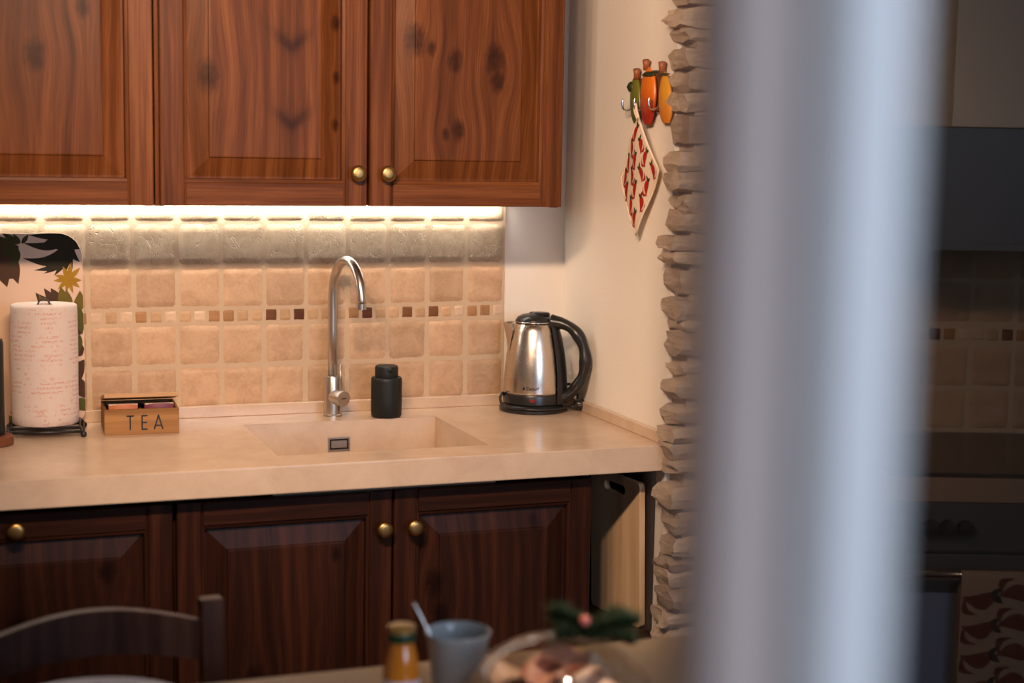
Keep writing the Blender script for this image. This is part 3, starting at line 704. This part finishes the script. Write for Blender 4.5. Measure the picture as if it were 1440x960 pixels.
# dark slab-shaped holder on round wooden foot at the frame edge
kh = thing('black_canister', 'tall black canister on a round brown wooden base', 'canister', (-1.234, -.238, .90))
MB().lathe([(.038,0),(.0435,.002),(.044,.010),(.0435,.019),(.040,.0215),(.001,.022)], 40, None, False).build('wooden_base', plain('brown_wood', S(116,62,32), .45, 0, .5, .3, 20), kh, 40)
MB().lathe([(.0255,.022),(.0265,.024),(.0265,.215),(.025,.222),(.0245,.225),(.001,.2255)], 40, None, False).build('canister_body', M_matte, kh, 40)

# ------------------------------------------------------------------ pepper hook plaque and pot holder on the side wall
hk = thing('pepper_hook_plaque', 'painted plaque of three peppers with metal hooks by the stone pillar', 'hook rack', (XS, 0, 0))
def pep(yc, zc, ht, w0, w1, lean, mat, name, x0=-.012, cap=None):
    b = MB(); n = 14
    def fn(u, v):
        a = u*2*PI; t = v; prof_ = math.sin(PI*min(.999, .05+.95*t))**.45; w_ = (w1+(w0-w1)*t)*prof_*.5
        return (x0+.010*prof_*math.cos(a), yc+lean*(t-.5)+w_*math.sin(a)*(1+.06*math.cos(4*a)), zc-ht/2+ht*t)
    b.grid(fn, n, 10); return b.build(name, mat, hk, True)
def pep_mat(nm, a, b_, z0, z1):
    t = NT(nm); X, Y, Z = t.xyz(t.obj()); f = t.sstep(t.math('ADD', Z, t.math('MULTIPLY', t.noise(t.obj(), 40, 3), .03)), z0, z1)
    return t.fin(t.mix(f, a, b_), .35)
MB().box(-.006, -.0005, -.60, -.40, 1.625, 1.70).build('backing_plate', plain('plaque_wood', S(120,70,34), .5), hk, bevel=.004)
pep(-.424, 1.655, .108, .044, .060, .01, pep_mat('green_pepper', S(78,82,26), S(104,104,34), 1.62, 1.69), 'green_pepper')
pep(-.496, 1.660, .125, .082, .070, .0, pep_mat('red_pepper', S(150,34,16), S(216,112,28), 1.63, 1.70), 'red_pepper', -.016)
pep(-.575, 1.655, .110, .045, .072, .012, pep_mat('yellow_pepper', S(206,120,22), S(214,150,36), 1.62, 1.69), 'yellow_pepper')
M_stem = plain('pepper_stem', S(150,82,44), .5); M_cap = plain('pepper_cap', S(48,52,24), .5)
for (y_, z_, l) in ((-.427, 1.700, .020), (-.475, 1.718, .020), (-.556, 1.706, .024)):
    MB().tube([(-.012, y_, z_), (-.014, y_-.002, z_+l*.5), (-.016, y_-.006, z_+l)], [.008, .007, .009], 10).build('stem', M_stem, hk, True)
for (y_, z_, a_, b2) in ((-.408, 1.682, .016, .026), (-.50, 1.706, .034, .016), (-.535, 1.71, .03, .009), (-.575,1.704,.03,.006)):
    MB().lathe([(.001,-.5),(.6,-.35),(1,0),(.6,.35),(.001,.5)], 12, Matrix.Translation((-.018, y_, z_)) @ Matrix.Diagonal((.008, a_, b2, 1)) , False).build('leaf_cap', M_cap, hk, True)
for y_ in (-.407, -.470, -.545):
    MB().tube(smooth_path([(-.008,y_,1.640),(-.022,y_,1.630),(-.034,y_,1.632),(-.038,y_,1.645),(-.036,y_,1.655)], 5), .0022, 10).build('hook', M_chrome, hk, True)

M_cloth = plain('cream_cloth', S(228,206,180), .9, 0, .1, .1, 200, .15)
M_cr = plain('chilli_red', S(168,34,24), .8, 0, .2, .2, 60); M_cg = plain('chilli_green', S(58,56,34), .8, 0, .2, .2, 60)
def chilli_polys(cx, cz, L, ang, flip):
    red = leaf_poly(-L*.5, 0, L*.5, 0, L*.50, .16*flip, 8, .62); hook = leaf_poly(L*.38, .02*L, -L*.02, L*.55*flip, L*.2, -.4*flip, 6, .9)
    grn = leaf_poly(-L*.30, -L*.1*flip, -L*.72, L*.20*flip, L*.22, 0, 4, .9); grn2 = leaf_poly(-L*.34, 0, -L*.62, -L*.26*flip, L*.18, 0, 4, .9)
    def tr(P): return [(cx+x*math.cos(ang)-z*math.sin(ang), cz+x*math.sin(ang)+z*math.cos(ang)) for x, z in P]
    return [tr(red), tr(hook)], [tr(grn), tr(grn2)]
ph = thing('pot_holder', 'cream pot holder printed with red chillies hanging from the pepper hook', 'pot holder', (XS, 0, 0))
T_, L_, B_, R_ = Vector((-.488,1.612)), Vector((-.372,1.477)), Vector((-.468,1.352)), Vector((-.572,1.500))
def ph_yz(u, v):
    p = (T_*(1-u)+L_*u)*(1-v)+(R_*(1-u)+B_*u)*v; return p
def ph_x(u, v): return -.022-.010*math.sin(PI*u)*math.sin(PI*v)-.004*math.sin(6*u+3*v)-.012*(1-u)*(1-v)
def ph_front(u, v): p = ph_yz(u, v); return (ph_x(u, v), p.x, p.y)
b = MB(); b.grid(ph_front, 14, 14); b.grid(lambda u, v: (ph_x(u, v)+.007*(math.sin(PI*u)*math.sin(PI*v))**.3+.0004, ph_yz(u, v).x, ph_yz(u, v).y), 14, 14)
pad = b.build('quilted_pad', M_cloth, ph, True)
edge = [ph_front(u, 0) for u in [k/8 for k in range(9)]]+[ph_front(1, v) for v in [k/8 for k in range(1,9)]]+[ph_front(1-u, 1) for u in [k/8 for k in range(1,9)]]+[ph_front(0, 1-v) for v in [k/8 for k in range(1,8)]]
MB().tube(edge, .0028, 8, closed=True).build('binding', M_cloth, ph, True)
MB().tube(smooth_path([(-.034,-.487,1.612),(-.036,-.480,1.628),(-.034,-.471,1.642),(-.034,-.466,1.628),(-.035,-.484,1.610)], 6), .0032, 8).build('hanging_loop', M_cloth, ph, True)
def motif_obj(parent, reds, grs, mats=None):
    me_vs, me_fs, mi = [], [], []
    for Ps, m_ in ((reds, 0), (grs, 1)):
        for P in Ps:
            n0 = len(me_vs); h = len(P)//2; me_vs += [tuple(p) for p in P]
            for k in range(h-1): me_fs.append((n0+k, n0+k+1, n0+len(P)-2-k, n0+len(P)-1-k)); mi.append(m_)
    me = bpy.data.meshes.new('printed_chilli'); me.from_pydata(me_vs, [], me_fs); [me.materials.append(q) for q in (mats or (M_cr, M_cg))]
    for p, m_ in zip(me.polygons, mi): p.material_index = m_
    return link('printed_chilli', me, parent)
def st_map(s, tt):  # s across 0..1 in u, tt in v
    p = ph_front(s, tt); return (p[0]-.0016, p[1], p[2])
rr = random.Random(8)
for iu in range(4):
    for iv in range(4):
        cu, cv = .14+iu*.245, .14+iv*.245
        reds, grs = chilli_polys(cu, cv, .21, .75+.35*rr.uniform(-1,1), 1 if (iu+iv) % 2 else -1)
        motif_obj(pad, [[st_map(min(max(x,.01),.99), min(max(z2,.01),.99)) for x, z2 in P] for P in reds], [[st_map(min(max(x,.01),.99), min(max(z2,.01),.99)) for x, z2 in P] for P in grs])

# ------------------------------------------------------------------ chopping board in the niche
M_bam = wood('chopping_bamboo', S(178,142,106), S(216,182,142), S(232,204,166), 'z', rough=.5, scale=.5, streak=.5)
cb = thing('chopping_board', 'pale wooden chopping board with slot handle standing in the dark niche', 'chopping board', (.1235, -.335, .466))
dirv = Vector((.150-.124, -.537+.333, 0)); Lb = .215; Hb = .335; ry = math.atan2(dirv.y, dirv.x)
lean = .03
CBM = Matrix.Rotation(ry, 4, 'Z') @ Matrix.Rotation(lean, 4, 'X')
def rrect(x0, x1, z0, z1, r, n=5):
    P = []
    for cx, cz2, a0_ in ((x1-r, z0+r, -PI/2), (x1-r, z1-r, 0), (x0+r, z1-r, PI/2), (x0+r, z0+r, PI)):
        P += [(cx+r*math.cos(a0_+PI/2*k/n), cz2+r*math.sin(a0_+PI/2*k/n)) for k in range(n+1)]
    return P
outer = rrect(0, Lb, 0, Hb, .012); inner = rrect(Lb*.5-.045, Lb*.5+.045, Hb-.040, Hb-.018, .0105)
bm = bmesh.new()
ov_ = [bm.verts.new((x, 0, z)) for x, z in outer]; iv_ = [bm.verts.new((x, 0, z)) for x, z in inner]
eds = [bm.edges.new((ov_[i], ov_[(i+1) % len(ov_)])) for i in range(len(ov_))]+[bm.edges.new((iv_[i], iv_[(i+1) % len(iv_)])) for i in range(len(iv_))]
bmesh.ops.triangle_fill(bm, use_beauty=True, edges=eds)
ex = bmesh.ops.extrude_face_region(bm, geom=bm.faces[:])
bmesh.ops.translate(bm, verts=[g for g in ex['geom'] if isinstance(g, bmesh.types.BMVert)], vec=(0, -.014, 0))
bmesh.ops.recalc_face_normals(bm, faces=bm.faces[:])
me = bpy.data.meshes.new('board_plank'); bm.to_mesh(me); bm.free(); me.materials.append(M_bam)
pk = link('board_plank', me, cb, bevel=.0015); pk.matrix_local = CBM

# ------------------------------------------------------------------ cooker beyond the pillar, seen through the glazed door
CY = -YAW; fh = Vector((math.sin(YAW), math.cos(YAW), 0)); rh = Vector((math.cos(YAW), -math.sin(YAW), 0))
CO = Vector((.452, -1.022, 0))
def cth(name, label, cat): return thing(name, label, cat, CO, CY)
M_enam = plain('hazed_enamel', (.085,.08,.075,1), .35); M_hob = plain('hazed_hob_glass', (.05,.045,.04,1), .2)  # greys raised to carry the haze of reflections in the door pane
M_trim = plain('tan_trim', S(168,136,108), .5); M_oven = plain('daylit_oven_glass', (.22,.27,.42,1), .12)  # oven glass: blue of mirrored daylight painted into its colour
ck = cth('cooker', 'dark cooker with oven and steel handle, seen through the glazed door', 'cooker')
MB().box(0, .6, .02, .49, .06, .84).build('cooker_body', M_enam, ck)
MB().box(-.001, .601, 0, .495, .843, .893).build('worktop_edge', M_trim, ck, bevel=.002)
MB().box(.005, .595, .01, .485, .893, .901).build('hob', M_hob, ck, bevel=.002)
MB().box(0, .6, 0, .02, .742, .842).build('control_panel', M_enam, ck, bevel=.002)
for k in range(4):
    MB().lathe([(.018,0),(.0165,.018),(.001,.019)], 20, at(.06+k*.035, 0, .79, (0,-1,0)), False).build('control_knob', M_black, ck, 40)
od = MB().box(.004, .596, 0, .02, .12, .735).build('oven_door', M_enam, ck, bevel=.002)
MB().box(.02, .58, -.002, .001, .15, .655).build('door_glass', M_oven, od)
hn = MB().tube([(.03,-.036,.702),(.57,-.036,.702)], .0085, 14).build('door_handle', M_chrome, od, True)
for xx in (.05, .55): MB().tube([(xx,0,.702),(xx,-.036,.702)], .006, 10).build('handle_post', M_chrome, hn, True)
hd_ = cth('cooker_hood', 'dark extractor hood above the cooker', 'extractor hood')
MB().box(0, .6, .16, .49, 1.345, 1.60).build('hood_body', M_enam, hd_, bevel=.003)
MB().box(-.002, .602, .15, .17, 1.345, 1.36).build('hood_lip', M_enam, hd_)
MB().box(.17, .43, .26, .49, 1.60, 2.695).build('chimney', M_plaster, hd_)
tw = cth('tea_towel', 'cream tea towel with chilli print hanging on the oven handle', 'towel')
tx0, tx1 = .150, .42
def tfn(s, x):   # s: 0 behind top .. 1 front hem
    if s < .12: a = PI*(s/.12); return (x, -.036+.0115*math.cos(a), .702+.0115*math.sin(a))
    q = (s-.12)/.88; return (x, -.0475-.004*math.sin(x*40+q*2)*q-.003*q, .702-.52*q)
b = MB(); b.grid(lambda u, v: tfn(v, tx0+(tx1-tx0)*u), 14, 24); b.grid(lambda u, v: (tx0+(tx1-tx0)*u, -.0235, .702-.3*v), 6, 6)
tcl = b.build('cloth', plain('dimmed_cloth', S(176,146,120), .9, 0, .1, .1, 200, .15), tw, True)  # cream fabric like the pot holder, dimness put into its colour
M_tr, M_tg = plain('dimmed_chilli', S(112,52,38), .8, 0, .2, .2, 60), plain('dimmed_leaf', S(50,46,32), .8, 0, .2, .2, 60)  # print colours darkened by the same painted dimness
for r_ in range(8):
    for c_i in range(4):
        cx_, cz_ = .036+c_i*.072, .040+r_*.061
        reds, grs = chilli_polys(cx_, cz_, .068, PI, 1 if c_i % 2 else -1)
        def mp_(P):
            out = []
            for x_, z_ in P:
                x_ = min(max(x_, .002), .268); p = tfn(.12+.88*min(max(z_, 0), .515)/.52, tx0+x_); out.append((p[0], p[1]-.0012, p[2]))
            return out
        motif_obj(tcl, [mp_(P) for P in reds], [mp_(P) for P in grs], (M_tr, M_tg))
wa = struct(MB().box(-.09, 2.6, .505, .6, 0, 2.7).build('wall_alcove', M_plaster)); wa.location = CO; wa.rotation_euler.z = CY
MB().box(0, .82, .498, .506, .9, 1.345).build('grout', M_grout, wa)
for r_ in range(4):
    zz = (.955, 1.055, 1.205, 1.305)[r_]
    for k in range(8): link('tile', tv[(k+r_) % 5], wa, loc=(.05+k*PC, .503, zz), rot=(0,0,random.uniform(-.01,.01)))
for k in range(24): link('mosaic_tile', mosm[['sand','cream','brown','cream','tan'][k*7 % 5]][k % 2], wa, loc=(.017+k*PC/3, .503, 1.13))

# ------------------------------------------------------------------ glazed door leaf standing open close to the camera
M_white = plain('white_paint', S(226,224,220), .45, 0, .5, .04, 12)
dr = bpy.data.objects.new('door_1', None); COL.objects.link(dr); struct(dr)
dr.location = (CAM.x, CAM.y, 0); dr.rotation_euler.z = CY
def vprism(sec, z0, z1): 
    n = len(sec); return MB().add([(x, y, z0) for x, y in sec]+[(x, y, z1) for x, y in sec], [tuple(range(n)), tuple(range(2*n-1, n-1, -1))]+[(i, i+n, (i+1) % n+n, (i+1) % n) for i in range(n)])
D = .45
jamb = [(.0555,.475),(.0555,.462),(.0585,.455),(.063,.4525),(.0775,.452),(.0790,.4545),(.0790,.53),(.0555,.53)]
vprism(jamb, .02, 2.3).build('jamb', plain('warm_lit_paint', S(226,206,196), .5, 0, .4, .06, 12), dr)  # warm lamplight on the jamb is mixed into its paint colour
stile = [(.0815,.520),(.0815,.458),(.0835,.4525),(.087,.450),(.102,.450),(.1065,.452),(.1095,.457),(.111,.463),(.111,.520)]
vprism(stile, .02, 2.3).build('stile', M_white, dr, 45)
bead = [(.111,.475),(.111,.463),(.114,.464),(.1175,.470),(.1185,.476),(.1185,.482),(.111,.482)]
vprism(bead, .12, 2.2).build('glazing_bead', M_white, dr, 40)
MB().box(.111, .62, .4855, .4895, .12, 2.2).build('glass_pane', pane_glass('dimming_glass', (.38,.37,.36,1)), dr)  # tint stands in for the dimness of a reflection, darkening the cooker behind
MB().box(.111, .62, .452, .52, .02, .12).build('bottom_rail', M_white, dr)
MB().box(.111, .62, .452, .52, 2.2, 2.3).build('top_rail', M_white, dr)
MB().box(.62, .69, .452, .52, .02, 2.3).build('stile', M_white, dr)

# ------------------------------------------------------------------ dining table, chair and the things on the table
M_tb = wood('table_oak', S(150,118,84), S(196,166,126), S(224,200,164), 'x', rough=.4, scale=.6)
tt = thing('dining_table', 'pale dining table in front of the kitchen, crossing the bottom edge', 'table', (-1.2, -1.9, 0))
MB().box(-1.15, 1.0, -.46, .472, .722, .75).build('tabletop', M_tb, tt, bevel=.006)
for sx in (-1.02, .86):
    for sy in (-.38, .39): MB().box(sx-.035, sx+.035, sy-.035, sy+.035, 0, .722).build('leg', M_tb, tt, bevel=.004)
MB().box(-1.0, .85, .33, .352, .63, .722).build('apron', M_tb, tt)
MB().box(-1.0, .85, -.36, -.338, .63, .722).build('apron', M_tb, tt)
M_ch = wood('chair_walnut', (.018,.008,.006,1), (.042,.018,.013,1), (.08,.038,.024,1), 'z', rough=.35)
M_ch.node_tree.nodes['Principled BSDF'].inputs['Specular IOR Level'].default_value = .15
chr_ = thing('dining_chair', 'dark wooden chair with curved top rail tucked at the table', 'chair', (-1.125, -1.235, 0), .06)
for sx in (-1, 1):
    x = sx*.185
    MB().tube([(x,.02,0),(x,.0,.25),(x,-.005,.45),(x,.0,.65),(x,.012,.815)], [.024,.025,.026,.026,.026], 4, side=(.7071,.7071,0)).build('back_post', M_ch, chr_, bevel=.003)
    MB().tube([(sx*.20,-.38,0),(sx*.20,-.38,.45)], [.021,.026], 4, side=(.7071,.7071,0)).build('front_leg', M_ch, chr_, bevel=.003)
    MB().box(x-.010, x+.010, -.37, -.01, .38, .43).build('seat_rail', M_ch, chr_)
def rail_fn(z0, z1, crown):
    b = MB(); n = 20; vs = []
    for i in range(n+1):
        t = i/n; x = -.178+.356*t; c = math.sin(PI*t); y = .008+.022*c; zt2 = z1+crown*c; zb2 = z0+crown*.75*c
        vs += [(x, y-.010, zb2), (x, y+.010, zb2), (x, y+.012, zt2), (x, y-.008, zt2)]
    fs = [(0,1,2,3), tuple(n*4+k for k in (3,2,1,0))]
    for i in range(n):
        for k in range(4): k2 = (k+1) % 4; fs.append((i*4+k, i*4+k2, i*4+4+k2, i*4+4+k))
    return b.add(vs, fs)
rail_fn(.715, .778, .030).build('top_rail', M_ch, chr_, 30)
rail_fn(.56, .60, .02).build('back_rail', M_ch, chr_, 30)
MB().box(-.22, .22, -.40, .0, .43, .455).build('seat', M_ch, chr_, bevel=.008)

# plate
pt = thing('dinner_plate', 'white plate with small red flowers at the table edge below the chair', 'plate', (-1.165, -1.585, .75))
M_por = plain('porcelain', S(232,228,226), .2, 0, .5, .02)
MB().lathe([(.001,.004),(.075,.004),(.08,0),(.085,.001),(.1,.010),(.142,.0275),(.144,.0295),(.141,.030),(.098,.0145),(.08,.009),(.001,.008)], 64, None, False).build('plate_dish', M_por, pt, True)
for k in range(18):
    a = 2*PI*k/18; MB().lathe([(.001,.0008),(.0055,.0006),(.0062,0)], 10, Matrix.Translation((.121*math.cos(a),.121*math.sin(a),.0225)) @ Matrix.Rotation(a,4,'Z') @ Matrix.Rotation(-.38,4,'Y'), False).build('painted_flower', M_cr if k % 3 else plain('painted_green', S(96,112,70), .4), pt, True)

# juice bottle
jb = thing('juice_bottle', 'small orange juice bottle with gold and green cap on the table', 'bottle', (-.757, -1.667, .75))
M_jg = glass('bottle_glass', (1,.98,.95,1)); 
_t = NT('orange_juice'); _t.b.inputs['Subsurface Weight'].default_value = .0; M_juice = _t.fin(_t.mix(_t.noise(_t.obj(), 60, 3), (.80,.27,.02,1), (.62,.18,.012,1)), .12, 0, .5, .6)
MB().lathe([(.001,.001),(.0235,.001),(.0255,.004),(.0258,.066),(.0245,.078),(.0205,.098),(.0172,.110),(.0165,.115),(.0165,.122)], 40, None, False).build('bottle_body', M_juice, jb, True)
cpb = MB().lathe([(.0186,.115),(.0192,.1165),(.0192,.1265),(.0186,.128)], 36).build('cap', plain('cap_green', S(16,62,44), .35), jb, 40)
MB().lathe([(.0185,.1275),(.0190,.1285),(.0188,.1355),(.0165,.137),(.001,.1372)], 36, None, False).build('cap_lid', plain('cap_gold', S(190,158,92), .3, .6), cpb, 40)
t = NT('bottle_label'); X, Y, Z = t.xyz(t.obj()); lb_ = t.math('MULTIPLY', t.sstep(Z, .044, .046), t.sstep(Z, .056, .053)); wv_ = t.sstep(t.noise(t.comb(t.math('MULTIPLY',X,120), t.math('MULTIPLY',Y,120), t.math('MULTIPLY',Z,90)),1,2), .5,.55)
M_lab = t.fin(t.mix(t.math('MULTIPLY', lb_, t.math('MULTIPLY', wv_, .7)), S(216,214,226), S(190,84,70)), .5)
MB().lathe([(.0261,.016),(.0261,.064)], 40, None, False).build('label', M_lab, jb, True)

# mug and spoon
mg = thing('mug', 'tall grey blue mug on the table beside the bottle', 'mug', (-.668, -1.645, .75))
M_mug = plain('grey_glaze', S(164,172,176), .22, 0, .5, .06, 25)
MB().lathe([(.001,.0),(.029,.0),(.032,.003),(.0345,.02),(.0395,.07),(.0440,.104),(.0465,.111),(.0466,.1135),(.0450,.1145),(.0432,.1125),(.0405,.100),(.0365,.065),(.031,.012),(.001,.009)], 48, None, False).build('mug_body', M_mug, mg, True)
sn = thing('teaspoon', 'steel teaspoon standing in the grey blue mug', 'spoon', (-.668, -1.645, .75))
MB().tube(smooth_path([(.014,.0,.014),(-.010,.010,.060),(-.036,.022,.109),(-.052,.030,.143),(-.056,.032,.150)], 6), [.0028]*13+[.0026]*6+[.0032]*3+[.0040,.0046,.0032], 10, flat=.6).build('spoon_handle', M_chrome, sn, True)
MB().lathe([(.001,-1),(.6,-.8),(1,0),(.6,.8),(.001,1)], 14, Matrix.Translation((.016,0,.018)) @ Matrix.Rotation(.3,4,'Y') @ Matrix.Diagonal((.011,.004,.008,1)), False).build('spoon_bowl', M_chrome, sn, True)

# glass cloche over sliced food
DC = (-.583, -1.815, .75)
sbx = thing('serving_board', 'round wooden serving board under the glass dome', 'board', DC)
MB().lathe([(.001,0),(.134,0),(.139,.004),(.139,.013),(.135,.016),(.001,.016)], 56, None, False).build('board_disc', plain('serving_wood', S(150,96,58), .4, 0, .5, .3, 18), sbx, 40)
cl_ = thing('glass_dome', 'clear glass dome over the serving board beside the mug', 'cloche', (DC[0], DC[1], DC[2]+.0165))
pr_o = [(.126, 0), (.127, .03)]+[(.127*math.cos(a), .045+.088*math.sin(a)) for a in [PI/2*k/14 for k in range(1, 14)]]+[(.001, .133)]
pr_i = [(.001, .127)]+[(.121*math.cos(a), .045+.082*math.sin(a)) for a in [PI/2*k/14 for k in range(13, 0, -1)]]+[(.121, .03), (.120, 0)]
MB().lathe(pr_o+pr_i+[pr_o[0]], 64, None, False).build('dome', pane_glass('clear_glass', (.95,.94,.92,1)), cl_, True)
bl = thing('bread_loaf', 'round tan loaf under the slices inside the glass dome', 'bread', (DC[0], DC[1], DC[2]+.0165))
MB().lathe([(.001,0),(.078,0),(.088,.010),(.089,.026),(.080,.044),(.055,.055),(.025,.059),(.001,.060)], 40, None, False).build('crust', plain('loaf_crust', S(196,138,96), .7, 0, .3, .4, 22, .4), bl, True)
slab = {0: S(222,168,146), 1: S(208,140,116), 2: S(230,194,168), 3: S(190,110,84)}
SM = [plain('slice_%s' % n, slab[k], .4, 0, .5, .35, 26) for k, n in enumerate(('pink','rose','pale','deep'))]
for k, (dx, dy, dz, mi, rz) in enumerate([(-.040,-.030,.048,0,.3),(.02,-.042,.050,2,-.4),(.046,.005,.048,1,.9),(-.008,.002,.068,3,.1),(.018,.030,.055,0,1.4),(-.040,.032,.050,2,-.7),(.026,-.016,.070,2,.5),(-.024,-.018,.072,0,1.1),(.004,.010,.080,1,.2)]):
    nm = ['pink','cream','rosy','brown','pink','rosy','cream','pink','rosy'][k]; wh = ['at the front left of the dome','at the front of the dome','at the right of the dome','stacked in the middle of the dome','on top towards the back of the dome','at the back left of the dome','raised at the front right of the dome','high at the front left of the stack','crowning the stack'][k]
    o = thing('food_slice', '%s folded slice of food on the board %s' % (nm, wh), 'food', (DC[0]+dx, DC[1]+dy, DC[2]+.0165+dz+.006), rz, 'slices under the glass dome')
    b = MB(); b.grid(lambda u, v: (.045*(2*u-1)*(1-.25*(2*v-1)**2), .030*(2*v-1)*(1-.25*(2*u-1)**2), .014+.010*math.sin(5*u+k)*math.cos(4*v)+.004*math.sin(9*v)), 12, 10)
    b.grid(lambda u, v: (.045*(2*u-1)*(1-.25*(2*v-1)**2), .030*(2*v-1)*(1-.25*(2*u-1)**2), max(.0, .008+.010*math.sin(5*u+k)*math.cos(4*v)+.004*math.sin(9*v)-.002)), 12, 10)
    b.build('slice_fold', SM[mi], o, True)
# fir sprig on the dome
sg = thing('fir_sprig', 'dark green fir sprig with a pink berry resting on the glass dome', 'sprig', (DC[0]+.045, DC[1]-.005, DC[2]+.143))
stem_pts = smooth_path([(-.05,.0,.006),(-.02,.004,.006),(.02,.0,.002),(.055,-.004,-.012)], 6)
MB().tube(stem_pts, .002, 6).build('stem', M_stem, sg)
nb = MB(); rr = random.Random(5)
for sub in ([(0,0,.004),(.02,-.02,.02),(.045,-.03,.024)], [(-.01,0,.005),(-.03,.015,.022),(-.045,.03,.026)], [(.01,.0,.004),(.035,.02,.016),(.06,.028,.008)]):
    MB().tube(smooth_path(sub, 5), .0014, 6).build('twig', M_stem, sg); stem_pts = stem_pts+smooth_path(sub, 8)
for p in stem_pts:
    for k in range(70):
        d = Vector((rr.uniform(-.8,1), rr.uniform(-1,1), rr.uniform(-.2,1))).normalized(); L = rr.uniform(.012,.032); q = p+d*L; s_ = d.cross(Vector((.3,.2,1))).normalized()*.0012
        if p.z < .0 and d.z < .1: continue
        nb.add([tuple(p+s_), tuple(p-s_), tuple(q)], [(0,1,2)])
no = nb.build('needles', plain('fir_green', S(66,86,58), .6, 0, .3, .3, 80), sg); no['kind'] = 'stuff'
MB().lathe([(.001,-1),(.7,-.7),(1,0),(.7,.7),(.001,1)], 16, Matrix.Translation((-.018,-.012,.030)) @ Matrix.Diagonal((.008,.008,.008,1)), False).build('berry', plain('pink_berry', S(196,110,96), .4), sg, True)
